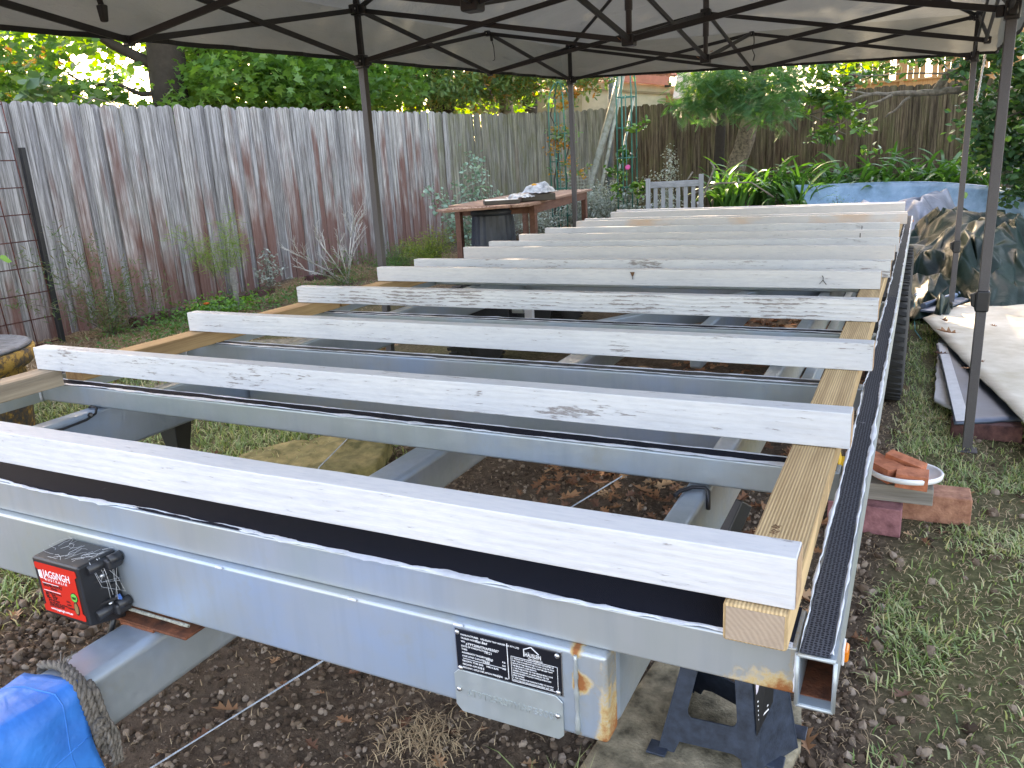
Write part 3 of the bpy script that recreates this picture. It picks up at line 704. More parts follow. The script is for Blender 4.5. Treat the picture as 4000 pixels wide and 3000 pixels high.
def disc(u, v_, r, m, nm, t, sx=1, sz=1):
    c = bxp(u,v_); mb = MB(); n_ = 24; A = [c+Vector((math.cos(2*math.pi*k/n_)*r*sx, -t, math.sin(2*math.pi*k/n_)*r*sz)) for k in range(n_)]; B = [p+Vector((0,t-.0002,0)) for p in A]
    mb.add(A+B, [tuple(range(n_))]+[(i,(i+1)%n_,n_+(i+1)%n_,n_+i) for i in range(n_)]); return mb.build(nm, m, lab)
disc(.80,.46,.0105,LK,'test_button_ring',.0014); disc(.80,.46,.0088,LGn,'test_button',.0020); p = bxp(.80,.435); text('TEST', .0078, p+Vector((0,-.0024,0)), (1,0,0), (0,0,1), LK, lab, align='CENTER', xs=.85)
disc(.80,.27,.0075,LK,'gauge_ring',.0014,1,2.0); disc(.80,.27,.0055,simple('tan_gauge',(.25,.15,.06),.5,bump=0),'gauge_window',.0020,1,2.2)
for k_,s_ in enumerate(['FULL','LOW','CHARGE']): BT(s_, .60, .335-.055*k_, .0055, LK)
cw = MB(); WEB = simple('cobweb', (.7,.7,.7), .8, bump=0)
for _ in range(26):
    a = V(random.uniform(-1.53,-1.40), random.uniform(.845,.915), .6335); pts = [a]; d = V(random.uniform(-1,1),random.uniform(-1,1),0).normalized()
    for i in range(5): d = (d+V(random.uniform(-.7,.7),random.uniform(-.7,.7),0)).normalized(); q_ = pts[-1]+d*.008; q_.x = min(max(q_.x,-1.535),-1.395); q_.y = min(max(q_.y,.842),.917); q_.z = .6335+random.uniform(0,.0012); pts.append(q_)
    cw.tube(pts, random.uniform(.00022,.00045), 3)
for _ in range(9): cw.tube([(-1.395,random.uniform(.86,.91),.628),(-1.386,random.uniform(.87,.91),random.uniform(.57,.60)),(-1.380,random.uniform(.88,.915),random.uniform(.53,.58))], .0004, 3)
cw.build('cobweb', WEB, bx)
# side clips and lugs
for z in (.612,.513):
    MB().tube([(-1.3975,.855,z),(-1.3935,.905,z+.004)], .011, 12).build('mounting_lug', BLACK, bx)
    MB().tube([(-1.383,.893,z+.006),(-1.378,.9185,z+.008)], .011, 12).build('mounting_lug', BLACK, bx)
    MB().hexa([(-1.397,.885,z-.012),(-1.372,.885,z-.012),(-1.372,.9185,z-.012),(-1.397,.9185,z-.012)],[(-1.395,.885,z+.012),(-1.374,.885,z+.012),(-1.374,.9185,z+.012),(-1.395,.9185,z+.012)]).build('mounting_ear', BLACK, bx, bevel=.006)
for y0,z in ((.860,.585),(.868,.565),(.866,.535),(.874,.508)):
    MB().hexa([(-1.399,y0,z-.004),(-1.384,y0+.028,z-.003),(-1.384,y0+.032,z-.002),(-1.399,y0+.032,z-.003)],[(-1.399,y0,z-.001),(-1.384,y0+.028,z+.003),(-1.384,y0+.032,z+.004),(-1.399,y0+.032,z+.003)]).build('clip_rib', BLACK, bx)
for y0,z in ((.882,.589),(.888,.524)): screw(-1.395,y0,z,.0055,bx,ax=(1,-.2,0))
MB().bar((-1.385,.900,.540),(-1.378,.903,.520),.004,.006).build('blue_cable_tie', simple('blue_plastic',(.05,.17,.5),.4), bx)
MB().tube([(-1.42,.905,.480),(-1.43,.90,.45),(-1.445,.88,.40),(-1.46,.86,.33)], .006, 8).build('breakaway_cable', BLACK, tr)

# ------------------------------------------------------------------ TIMBERS
def beam(name, c0, L, W, H, m, label, cat, group=None, rz=0, rot=0, bev=.0025, seed=0, axis='X'):
    """timber from its left front bottom corner, sawn with slightly uneven faces"""
    r = random.Random(seed); nseg = max(2, int(L/.12)); mb = MB(); vs = []; fs = []
    bow = r.uniform(-.004,.004); crown = r.uniform(-.002,.002)
    for i in range(nseg+1):
        t = i/nseg; s_ = L*t; o = bow*math.sin(math.pi*t); c = crown*math.sin(math.pi*t)
        j = [r.uniform(-.0007,.0007) for _ in range(4)]
        q = [(0+o+j[0],0+c),(W+o+j[1],0+c),(W+o+j[2],H+c+j[3]),(0+o+j[0],H+c+j[3])]
        vs += [(s_, a, z) for a,z in q] if axis == 'X' else [(a, s_, z) for a,z in q]
        if i:
            k = 4*i
            for e in range(4): fs.append((k-4+e, k-4+(e+1)%4, k+(e+1)%4, k+e))
    fs += [(0,1,2,3), tuple(4*nseg+e for e in (3,2,1,0))]
    mb.add(vs, fs); o = mb.build(name, m, None, bevel=bev, label=label, cat=cat, group=group, local=False, seg=2)
    o.location = c0; o.rotation_euler = (0, 0, rz); return o
PINE = timber('treated_pine_reeded', (.30,.18,.08), (.78,.56,.31), ridges=62, rough=.75, axis='Y')
PEND = endgrain('pine_end_grain', (.20,.14,.10), (.42,.32,.235))
PINE_O = timber('treated_pine_weathered', (.20,.11,.05), (.52,.34,.17), rough=.8, axis='Y')
PINE_E = timber('treated_pine_grey', (.16,.12,.085), (.50,.40,.29), rough=.85, axis='Y')
pb = beam('pine_bearer', (-.189,.914,.7215), 6.3, .080, .0545, PINE, 'long reeded treated pine bearer under the right ends of the white timbers', 'timber', 'treated pine bearers', axis='Y', seed=3, bev=.004)
e = MB().box(.004,.076,-.0012,-.0003,.004,.0505).build('end_grain', PEND, None, local=False); e.parent = pb
for k_,z_ in enumerate(('HZ','RK')): text(z_, .016, (-.158,1.130-.002+.019*k_,.7765), (.35,1,0), (-1,.35,0), simple('stamp_brown',(.16,.07,.03),.8,bump=0), pb, name='stamp', ext=.0002, xs=.7)
for k,(x,y0,y1,mm,lb) in enumerate(((-2.512,.935,1.545,PINE_E,'short greying pine bearer under the two nearest timbers on the left'),(-2.494,1.60,2.93,PINE_O,'golden brown pine bearer left of the third and fourth white timbers'),(-2.500,2.95,4.1,PINE_O,'darker orange pine bearer under the left end of the fifth timber'),(-2.50,4.12,7.2,PINE_O,'far left pine bearer hidden under the closely spaced white timbers'))):
    beam('pine_bearer', (x,y0,.7215), y1-y0, .088, .0545, mm, lb, 'timber', 'treated pine bearers', axis='Y', seed=30+k, bev=.003)
PW = {k: paint('paint_'+k, *v) for k,v in dict(clean=(.05,.25,.5),spot=(.62,0,.5),light=(.45,0,.5),grainy=(.95,0,1.6),speck=(.85,0,.4),warm=(.12,.55,.3),orange=(.25,.5,.3,.9)).items()}
JT = [(-2.56,-.103,.916,'clean','nearest white timber, smooth warm white face with an unpainted end'),
 (-2.503,-.086,1.517,'spot','second nearest white timber, with dark bare patches along its middle'),
 (-2.485,-.079,2.118,'light','third white timber from the front, lightly cracked paint and a knot near the right'),
 (-2.492,-.097,2.745,'grainy','fourth white timber from the front, heavy dark grain showing through thin paint'),
 (-2.508,-.118,3.380,'clean','fifth white timber from the front, with a brown knot hole and an x shaped crack'),
 (-2.488,-.094,3.700,'speck','sixth white timber from the front, speckled grey at its right end'),
 (-2.500,-.096,4.270,'warm','seventh white timber from the front, stepped just behind the speckled one'),
 (-2.498,-.086,4.600,'light','eighth white timber from the front, with a small black mark near its middle'),
 (-2.500,-.099,5.050,'warm','ninth white timber from the front, with a dark slit near its right end'),
 (-2.510,-.106,5.515,'light','tenth white timber from the front, just before the orange stained one'),
 (-2.498,-.076,6.110,'orange','eleventh white timber from the front, stained orange brown on the right'),
 (-2.519,-.082,6.350,'warm','twelfth white timber from the front, right behind the orange stained one'),
 (-2.540,-.112,7.050,'warm','thirteenth white timber from the front, second from the far end'),
 (-2.580,-.114,7.330,'warm','farthest white timber, at the far end of the trailer')]
BARE = timber('bare_end_grain', (.30,.17,.09), (.60,.42,.27), rough=.85, axis='X')
for k,(x0,x1,y,mm,lb) in enumerate(JT):
    yr = {10:.10,12:.25,13:.08}.get(k, random.uniform(-.006,.012))
    o = beam('painted_timber', (x0,y,.7770), math.hypot(x1-x0,yr), .051 if k == 0 else .046, .0715, PW[mm], lb, 'timber', 'white painted timbers across the trailer', rz=math.atan2(yr,x1-x0), seed=50+k)
    # unpainted saw cut face on the right end
    Lh = math.hypot(x1-x0,yr); W_ = (.051 if k == 0 else .046)
    e = MB().box(Lh+.0003, Lh+.0012, .002, W_-.002, .002, .0695).build('bare_end', BARE, None, local=False)
    e.parent = o
    if k in (4,7,8,9):  # cracks, knots and marks as shallow dark wedges
        marks = {4:[(1.385,.0515,.012,.016,1),(1.3855,.036,.002,.018,0),(2.18,.034,.003,.03,2)],7:[(1.62,.045,.008,.012,0)],8:[(2.20,.03,.005,.05,0)],9:[(2.19,.04,.004,.03,0)]}[k]
        for (mx,mz,mw,mh,ty) in marks:
            q = MB()
            if ty == 1: q.prism([(-mw*.9,mh*.5),(mw*.9,mh*.5),(mw*.2,-mh*.7),(-mw*.2,-mh*.7)], (mx,-.0012,mz), (1,0,0), (0,0,1), (0,.002,0))
            elif ty == 2:
                for a,b2 in (((0,.012),(0,0)),((0,0),(-.013,-.016)),((0,0),(.013,-.018)),((0,.012),(-.005,.018))): q.bar((mx+a[0],-.0004,mz+a[1]),(mx+b2[0],-.0004,mz+b2[1]),.0018,.003,up=(0,1,0))
            else: q.box(mx-mw/2,mx+mw/2,-.0012,.001,mz-mh/2,mz+mh/2)
            c = q.build('knot_hole' if ty == 1 else 'crack', simple('dark_knot',(.16,.08,.04) if ty == 1 else (.035,.03,.028),.9), None, local=False); c.parent = o
# ------------------------------------------------------------------ GAZEBO
gz = empty('pop_up_gazebo', (-1.27, 3.83, 0), 'pop up gazebo with dark scissor trusses and pale grey underside over the trailer', 'gazebo')
def ZL(x, y): return 1.79-.040*(x-.26)+.028*(y-3.83)          # height of the lower joints
def ZU(x, y): return ZL(x, y)+.262
GX = (-2.80, -1.27, .26); GY = (.83, 2.33, 3.83, 5.33, 6.83)
SATIN = (.0,)
poles = [(-2.80,3.83,.10),(-2.80,6.83,.14),(.26,3.83,0.0),(.262,6.83,.05),(-2.8,.83,.03),(.26,.83,0)]
for x,y,zb in poles:
    zb = Gz(x,y)
    q = MB().box(x-.019,x+.019,y-.019,y+.019,zb,ZL(x,y)+.02).build('pole', POLE, gz, bevel=.003)
    MB().box(x-.014,x+.014,y-.014,y+.014,ZL(x,y)-.05,ZU(x,y)+.05).build('inner_pole', BAR, q, bevel=.002)
    MB().box(x-.04,x+.04,y-.04,y+.04,zb,zb+.006).build('foot_plate', POLE, q, bevel=.002)
    for zz,hh,nm in ((ZL(x,y),.07,'slider_bracket'),(ZU(x,y),.055,'top_bracket')):
        bb = MB(); bb.box(x-.027,x+.027,y-.027,y+.027,zz-hh/2,zz+hh/2)
        sx = 1 if x < -1 else -1; bb.box(x+sx*.027,x+sx*.055,y-.016,y+.016,zz-.022,zz+.022); bb.box(x-.016,x+.016,y-.055,y+.055,zz-.022,zz+.022)
        bq_ = bb.build(nm, BLACK, gz, bevel=.005)
        for dy in (-.042,.042): screw(x+.017*sx, y+dy, zz, .005, bq_, ax=(sx,0,0))
# snap collars with a thumb button
def collar(x, y, z):
    mb = MB(); mb.box(x-.026,x+.026,y-.026,y+.026,z-.045,z+.045); mb.build('leg_collar', BLACK, gz, bevel=.008)
    MB().hexa([(x-.040,y-.012,z-.02),(x-.024,y-.012,z-.03),(x-.024,y+.012,z-.03),(x-.040,y+.012,z-.02)],[(x-.046,y-.012,z+.028),(x-.024,y-.012,z+.036),(x-.024,y+.012,z+.036),(x-.046,y+.012,z+.028)]).build('thumb_button', BLACK, gz, bevel=.004)
collar(.26,3.83,.665); collar(.262,6.83,.55)
# scissor bars
def bar(a, b_): MB().bar(a, b_, .013, .025).build('truss_bar', BAR, gz, bevel=.002)
def J(x, y, u): return Vector((x, y, ZU(x,y) if u else ZL(x,y)))
def scissor(p, m_, q, off):
    """corner p, middle m, corner q"""
    o = Vector(off)
    for a,b2 in ((p,m_),(m_,q)):
        bar(J(*a,1)+o, J(*b2,0)+o); bar(J(*a,0)-o, J(*b2,1)-o)
for x in (GX[0], GX[2]):
    s_ = .008 if x < -1 else -.008
    for y0 in (0, 2): scissor((x,GY[y0]), (x,GY[y0+1]), (x,GY[y0+2]), (s_,0,0))
for y in (GY[0], GY[2], GY[4]): scissor((GX[0],y), (GX[1],y), (GX[2],y), (0,.008,0))
for y in (GY[1], GY[3]): scissor((GX[0],y), (GX[1],y), (GX[2],y), (0,.008,0))
for y0 in (0, 2): scissor((GX[1],GY[y0]), (GX[1],GY[y0+1]), (GX[1],GY[y0+2]), (.008,0,0))
for x,y in [(GX[0],GY[1]),(GX[0],GY[3]),(GX[2],GY[1]),(GX[2],GY[3]),(GX[1],GY[0]),(GX[1],GY[4])]:
    for u in (0,1):
        p = J(x,y,u); MB().box(p.x-.018,p.x+.018,p.y-.018,p.y+.018,p.z-.018,p.z+.018).build('hinge_block', BLACK, gz, bevel=.005)
        screw(p.x,p.y-.019,p.z,.005,gz)
ZR = 2.95
for y in (GY[1], GY[2], GY[3]):
    x = GX[1]; top = ZR-.06
    MB().tube([(x,y,ZL(x,y)-.02),(x,y,top)], .014, 10).build('centre_post', POLE, gz)
    MB().tube([(x,y,ZL(x,y)+.13),(x,y,ZL(x,y)+.40)], .0185, 12).build('post_sleeve', POLE, gz)
    for u in (0,1):
        p = J(x,y,u); MB().box(p.x-.030,p.x+.030,p.y-.030,p.y+.030,p.z-.026,p.z+.026).build('centre_hub', BLACK, gz, bevel=.008)
        if not u or y == GY[2]:
            # dead leaves caught in the joint
            for k in range(5):
                a = random.random()*6.28; pp = Vector((p.x+math.cos(a)*.035, p.y+math.sin(a)*.035, p.z+random.uniform(-.02,.05)))
                q = MB(); d1 = Vector((math.cos(a),math.sin(a),random.uniform(-.3,.8))).normalized()*.028; d2 = Vector((-math.sin(a),math.cos(a),.2))*.010
                q.add([pp-d2*.3,pp+d1*.5-d2,pp+d1,pp+d1*.5+d2], [(0,1,2,3)]); q.build('caught_leaf', LEAFDEAD if 'LEAFDEAD' in globals() else RUST, gz)
# roof props from the top brackets up to the ridge
for x,y,yr in ((GX[0],3.83,GY[3]),(GX[0],6.83,GY[3]),(GX[2],3.83,GY[3]),(GX[2],6.83,GY[3])): pass
for a,b2 in (((-2.80,3.83),(-1.27,3.83)),((.26,3.83),(-1.27,3.83))):
    bar(J(*a,1), Vector((b2[0],b2[1],ZR-.1)))
for a in ((-2.8,6.83),(.26,6.83)): bar(J(*a,1), Vector((-1.27,5.33,ZR-.1)))
for a in ((-2.8,.83),(.26,.83)): bar(J(*a,1), Vector((-1.27,2.33,ZR-.1)))
# fabric
def fabric(name, c, trans=.12):
    m,n,l,p = mat(name); b = NB(m); v = b.coord(rand=False)
    f = b.noise(v, 1.3, 6, .6); f2 = b.noise(b.coord((1,1,4),rand=False), 3.5, 5, .65)
    base = b.ramp(f, [(.3,tuple(x*.82 for x in c)),(.7,c)])
    st = b.g(b.noise(b.coord((3,3,1.2),rand=False), 2.2, 7, .75), .62, .72); base = b.mix(b.math('MULTIPLY', st, .35), base, tuple(x*.45 for x in c))
    l.new(base, p.inputs['Base Color']); setp(p, rough=.75, spec=.25)
    l.new(b.bump(f2, .55, .05, b.bump(b.noise(v, 22, 4), .25, .006)), p.inputs['Normal'])
    tr = b.new('ShaderNodeBsdfTranslucent'); l.new(base, tr.inputs[0]); ms = b.new('ShaderNodeMixShader'); ms.inputs[0].default_value = trans
    l.new(p.outputs[0], ms.inputs[1]); l.new(tr.outputs[0], ms.inputs[2]); l.new(ms.outputs[0], n['Material Output'].inputs[0]); return m
FAB = fabric('silver_grey_canopy_fabric', (.41,.44,.425), .085)
EX = (-2.955, .415); EY = (.675, 6.985)
def ZE(x, y): return ZU(x,y)+.030
def canopy():
    nx_, ny_ = 90, 150; xs = np.linspace(EX[0], EX[1], nx_); ys = np.linspace(EY[0], EY[1], ny_); X_, Y_ = np.meshgrid(xs, ys, indexing='ij')
    cx_ = -1.27; hx = (EX[1]-EX[0])/2; t = 1-np.abs(X_-cx_)/hx; ty = np.minimum((Y_-EY[0])/hx, (EY[1]-Y_)/hx); t = np.clip(np.minimum(t, ty), 0, 1)
    ze = 1.79-.040*(X_-.26)+.028*(Y_-3.83)+.262+.03
    Z_ = ze*(1-t)+ZR*t - .05*np.sin(np.pi*t)*(.6+.4*np.cos(Y_*2.1)) + (vn(X_,Y_,3.5,5)-.5)*.035*np.sin(np.pi*t)+(vn(X_*1.0,Y_*1.0,9,2)-.5)*.010*np.minimum(1,t*6)
    vid = np.arange(nx_*ny_).reshape(nx_,ny_); lo = np.stack([vid[:-1,:-1],vid[1:,:-1],vid[1:,1:],vid[:-1,1:]],-1).reshape(-1,4)
    return np_mesh('canopy', np.stack([X_,Y_,Z_],-1).reshape(-1,3), np.full(len(lo),4), lo.ravel(), FAB, parent=gz, smooth=True)
cano = canopy()
TRIM = simple('black_hem', (.012,.012,.012), .6)
def valance(a, b_, seed, h=.262):
    n_ = 120; m_ = 12; a = np.array(a); b_ = np.array(b_); out = np.array([(b_-a)[1], -(b_-a)[0]])/np.linalg.norm(b_-a); rows = []
    t = np.linspace(0,1,n_)
    for j in range(m_+1):
        s_ = j/m_; p = a[None]+(b_-a)[None]*t[:,None]; w_ = ((vn(t*30, t*0+s_*2, 1, seed)-.5)*.05+(vn(t*90, t*0+s_*6, 1, seed+3)-.5)*.02)*s_**.8 + .012*s_
        p = p+out[None]*w_[:,None]; z = 1.79-.040*(p[:,0]-.26)+.028*(p[:,1]-3.83)+.262+.03 - h*s_ - .012*np.sin(np.pi*t)*s_*0
        rows.append(np.stack([p[:,0],p[:,1],z],1))
    vs = np.concatenate(rows); vid = np.arange((m_+1)*n_).reshape(m_+1,n_); lo = np.stack([vid[:-1,:-1],vid[1:,:-1],vid[1:,1:],vid[:-1,1:]],-1).reshape(-1,4)
    o = np_mesh('valance', vs, np.full(len(lo),4), lo.ravel(), FAB, parent=gz, smooth=True)
    q = MB(); R1 = rows[-1]
    for i in range(n_-1):
        p0 = Vector(R1[i]); p1 = Vector(R1[i+1]); oo = Vector((out[0],out[1],0))*.0025
        q.add([p0-oo+V(0,0,.008),p1-oo+V(0,0,.008),p1-oo-V(0,0,.012),p0-oo-V(0,0,.012),p0+oo+V(0,0,.008),p1+oo+V(0,0,.008),p1+oo-V(0,0,.012),p0+oo-V(0,0,.012)], [(0,1,2,3),(7,6,5,4),(0,4,5,1),(3,2,6,7)])
    q.build('hem', TRIM, o)
    return o
valance((EX[0],EY[0]),(EX[0],EY[1]),3); valance((EX[0],EY[1]),(EX[1],EY[1]),5); valance((EX[1],EY[1]),(EX[1],EY[0]),9); valance((EX[1],EY[0]),(EX[0],EY[0]),13)
# hanging straps
def strap(pts, w_=.02):
    mb = MB()
    for p,q in zip(pts, pts[1:]): mb.bar(p, q, w_, .004)
    mb.build('strap', BLACK, gz)
strap([(-2.79,5.34,2.235),(-2.78,5.345,2.20),(-2.785,5.36,2.17)]); strap([(-2.785,5.36,2.17),(-2.78,5.375,2.13),(-2.785,5.39,2.06),(-2.78,5.375,2.045),(-2.785,5.36,2.04)], .005)
strap([(-1.254,6.83,2.20),(-1.250,6.83,2.13),(-1.262,6.83,2.08),(-1.244,6.83,2.04),(-1.254,6.83,2.0)], .026)
strap([(-2.80,2.20,2.10),(-2.79,2.215,2.03),(-2.79,2.225,1.985)], .028)
MB().hexa([(-2.80,2.214,1.925),(-2.775,2.214,1.925),(-2.775,2.236,1.925),(-2.80,2.236,1.925)],[(-2.805,2.21,1.985),(-2.77,2.21,1.985),(-2.77,2.24,1.985),(-2.805,2.24,1.985)]).build('strap_buckle', BLACK, gz, bevel=.006)

# rope hanging beside the far right pole
def twisted(name, pts, r, m, label, cat, strands=2, pitch=.05, parent=None):
    pts = [Vector(p) for p in pts]; out = MB(); dense = []
    for a,b2 in zip(pts, pts[1:]):
        k_ = max(2, int((b2-a).length/.006)); dense += [a.lerp(b2, i/k_) for i in range(k_)]
    dense.append(pts[-1])
    for s_ in range(strands):
        line = []; d = 0
        for i,p in enumerate(dense):
            if i: d += (p-dense[i-1]).length
            t = (dense[min(i+1,len(dense)-1)]-dense[max(i-1,0)]).normalized(); u = t.cross(Vector((.3,.2,.93))).normalized(); w_ = t.cross(u); a = 2*math.pi*(d/pitch)+s_*2*math.pi/strands
            line.append(p+(u*math.cos(a)+w_*math.sin(a))*r*.55)
        out.tube(line, r*.55, 5)
    return out.build(name, m, parent, label=label, cat=cat)
ROPE_G = simple('grey_hemp_rope', (.17,.145,.12), .95, scale=60, bump=.8, var=.3); ROPE_B = simple('blue_white_cord', (.42,.48,.56), .7, scale=60); ROPE_W = simple('white_cord', (.5,.5,.48), .8); ROPE_T = simple('teal_cord', (.03,.26,.26), .6)
twisted('hanging_rope', [(.335,6.99,1.90),(.325,6.99,1.78),(.318,6.985,1.68),(.31,6.985,1.58)], .008, ROPE_W, 'thin white rope hanging beside the far right gazebo pole', 'rope')
twisted('string_line', [(-1.55,.80,.02),(-1.508,.972,.02),(-1.402,1.45,.022),(-1.136,2.656,.02),(-1.055,3.004,.02)], .0032, ROPE_B, 'pale blue string line stretched over the soil beside the drawbar', 'string', pitch=.012)
twisted('string_line', [(-2.30,2.50,.055),(-2.346,2.585,.056),(-2.482,2.998,.058),(-2.60,3.35,.055)], .0032, ROPE_B, 'blue string crossing the mossy stone slab', 'string', pitch=.012)

# rope knotted round the drawbar
rp = [(-1.41,.735,.455),(-1.405,.738,.478),(-1.37,.745,.482),(-1.33,.742,.481),(-1.295,.735,.474),(-1.279,.735,.455),(-1.276,.737,.42),(-1.277,.742,.38),(-1.279,.745,.34),(-1.282,.746,.315)]
rk = twisted('tarp_rope', rp, .0085, ROPE_G, 'frayed grey rope tied round the drawbar with a hanging knot', 'rope', strands=3, pitch=.04)
for k_,(dy,dz) in enumerate(((.006,0),(-.010,.004),(.014,-.02))):
    twisted('rope_turn', [(x+.004*(k_-1), y+dy, z+dz*.4) for x,y,z in rp[2+k_:9]], .007, ROPE_G, None, None, 3, .035, parent=rk)
twisted('rope_knot', [(-1.274,.735,.395),(-1.262,.728,.385),(-1.264,.748,.375),(-1.272,.752,.388),(-1.266,.738,.398),(-1.268,.73,.37)], .0075, ROPE_G, None, None, 3, .035, parent=rk)
for k_ in range(3): twisted('rope_tail', [(-1.268,.742+.007*k_,.382),(-1.264,.748+.008*k_,.35),(-1.268,.75+.007*k_,.31),(-1.274,.752+.007*k_,.285)], .0055, ROPE_G, None, None, 2, .03, parent=rk)
fr = MB()
for k_ in range(7): fr.tube([(-1.352,.748,.482),(-1.350+random.uniform(-.01,.01),.752+random.uniform(-.01,.01),.492),(-1.345+random.uniform(-.02,.02),.758+random.uniform(-.01,.012),.500+random.uniform(0,.006))], .0012, 4)
fr.build('frayed_ends', ROPE_G, rk)

# ------------------------------------------------------------------ blue tarp over the coupling
def tarp_mat(name, c, c2=None, rough=.38, weave=True, spec=.5):
    m,n,l,p = mat(name); b = NB(m); v = b.coord(rand=False)
    f = b.noise(v, 5, 5, .6); base = b.ramp(f, [(.3,tuple(x*.7 for x in c)),(.65,c2 or c)])
    l.new(base, p.inputs['Base Color']); setp(p, rough=rough, spec=spec)
    wv = b.new('ShaderNodeTexVoronoi'); wv.feature = 'DISTANCE_TO_EDGE'; wv.inputs['Scale'].default_value = 14; l.new(v, wv.inputs['Vector'])
    cr = b.noise(v, 7, 3, .5, 1.4)
    l.new(b.bump(cr, .5, .012, b.bump(b.g(wv.outputs['Distance'], 0, .06), .07, .002, b.bump(b.noise(v, 60, 3), .25, .002))), p.inputs['Normal']); return m
TB = tarp_mat('blue_tarp', (.004,.13,.50), (.008,.23,.68), .42)
n_, m_ = 70, 64; vs = []
for i in range(n_):
    t = i/(n_-1); y = .722-.75*t
    for j in range(m_):
        s_ = j/(m_-1)*2-1     # -1 left hem, 1 right hem
        a = abs(s_); sgn = 1 if s_ > 0 else -1
        w_ = .056; flare = .02+.22*t
        if a < .24: x = -1.348+sgn*w_*(a/.24); z = .478-.004*(a/.24)**2
        else:
            q = (a-.24)/.76; x = -1.348+sgn*(w_+.012+flare*q**1.15+.010*math.sin(q*9+t*7)*q); z = .474-.36*q-.03*math.sin(t*3)
        x += .014*(vn(t*6, s_*5, 1, 2)-.5)*min(1, a*3)+.030*(vn(t*5+q*0 if a>=.24 else t*5, s_*9, 1, 7)-.5)*max(0,a-.24)
        z += .010*(vn(t*12, s_*7, 1, 4)-.5)
        y2 = y+.028*(vn(s_*4, 0, 1, 3)-.5)+(.045*max(0,s_-.24) if s_ > 0 else -.02*a)-.02*(abs(s_)<.24)*0
        vs.append((x, y2, z+.004))
vid = np.arange(n_*m_).reshape(n_,m_); lo = np.stack([vid[:-1,:-1],vid[1:,:-1],vid[1:,1:],vid[:-1,1:]],-1).reshape(-1,4)
bt = np_mesh('blue_tarp', vs, np.full(len(lo),4), lo.ravel(), TB, smooth=True, label='bright blue tarp draped over the front end of the drawbar', cat='tarp')
md = bt.modifiers.new('s','SOLIDIFY'); md.thickness = .0015; md.offset = 1
sm_ = MB(); sm_.tube([tuple(Vector(vs[i*m_+46])+V(.001,0,.002)) for i in range(0,n_,2)], .0016, 5); sm_.tube([tuple(Vector(vs[4*m_+j])+V(.001,0,.002)) for j in range(m_)], .0014, 5)
sm_.build('stitched_seam', TB, bt)

# ------------------------------------------------------------------ support stand, pad, stones
STONE = lambda nm,a,c,s_=14: simple(nm, c, .92, scale=s_, bump=.9, dark=a)
def slab(name, poly, z0, z1, m, label, cat, seed, rough=.006, parent=None):
    bm_ = bmesh.new(); bot = [bm_.verts.new((x,y,z0)) for x,y in poly]; f = bm_.faces.new(bot)
    r = bmesh.ops.extrude_face_region(bm_, geom=[f]); top = [q for q in r['geom'] if isinstance(q, bmesh.types.BMVert)]
    for q in top: q.co.z = z1
    bmesh.ops.recalc_face_normals(bm_, faces=bm_.faces)
    bmesh.ops.triangulate(bm_, faces=bm_.faces); 
    for _ in range(4): bmesh.ops.subdivide_edges(bm_, edges=[e for e in bm_.edges if e.calc_length() > .03], cuts=1); bmesh.ops.triangulate(bm_, faces=[f for f in bm_.faces if len(f.verts) > 3])
    for q in bm_.verts:
        d = (vn(q.co.x, q.co.y+q.co.z*3, 14, seed)-.5)*rough*2+(vn(q.co.x+q.co.z, q.co.y, 45, seed)-.5)*rough; q.co.z += float(d)*(q.co.z > z0+.005); q.co.x += float(vn(q.co.y, q.co.z, 22, seed)-.5)*rough; q.co.y += float(vn(q.co.x, q.co.z, 22, seed+2)-.5)*rough
    me = bpy.data.meshes.new(name); bm_.to_mesh(me); bm_.free(); me.materials.append(m); me.polygons.foreach_set('use_smooth', [True]*len(me.polygons))
    o = bpy.data.objects.new(name, me); link(o, parent); return tag(o, label, cat)
CONC = simple('mossy_concrete', (.30,.25,.17), .95, scale=22, bump=.9, dark=(.06,.05,.03)); MOSS = simple('mossy_sandstone', (.26,.21,.09), .95, scale=12, bump=.9, dark=(.06,.062,.016))
slab('concrete_paver', [(-.60,1.26),(-.20,1.30),(-.155,1.62),(-.17,1.76),(-.545,1.80)], -.03, .028, CONC, 'stained concrete paver under the steel support stand', 'paver', 4, .004)
slab('stone_slab', [(-2.86,2.69),(-2.60,2.96),(-2.24,3.00),(-2.12,2.70),(-2.20,2.55),(-2.45,2.45),(-2.80,2.45)], -.02, .048, MOSS, 'mossy sandstone slab lying in the grass under the trailer', 'stone', 8, .010)
slab('concrete_paver', [(-4.55,3.10),(-4.20,3.55),(-3.85,3.35),(-4.0,2.95)], .05, .11, CONC, 'pale concrete paver with leaf litter left of the trailer', 'paver', 12, .004)
slab('concrete_paver', [(-4.6,4.35),(-4.0,4.75),(-3.7,4.5),(-4.1,4.1)], .06, .13, CONC, 'second pale paver farther back left of the trailer', 'paver', 13, .004)
NAVY = simple('dark_blue_grey_steel', (.030,.042,.065), .48, .2, scale=40, bump=.12, var=.25)
st = empty('support_stand', (-.30,1.56,.03), 'dark blue steel axle stand on the paver under the front right corner', 'stand')
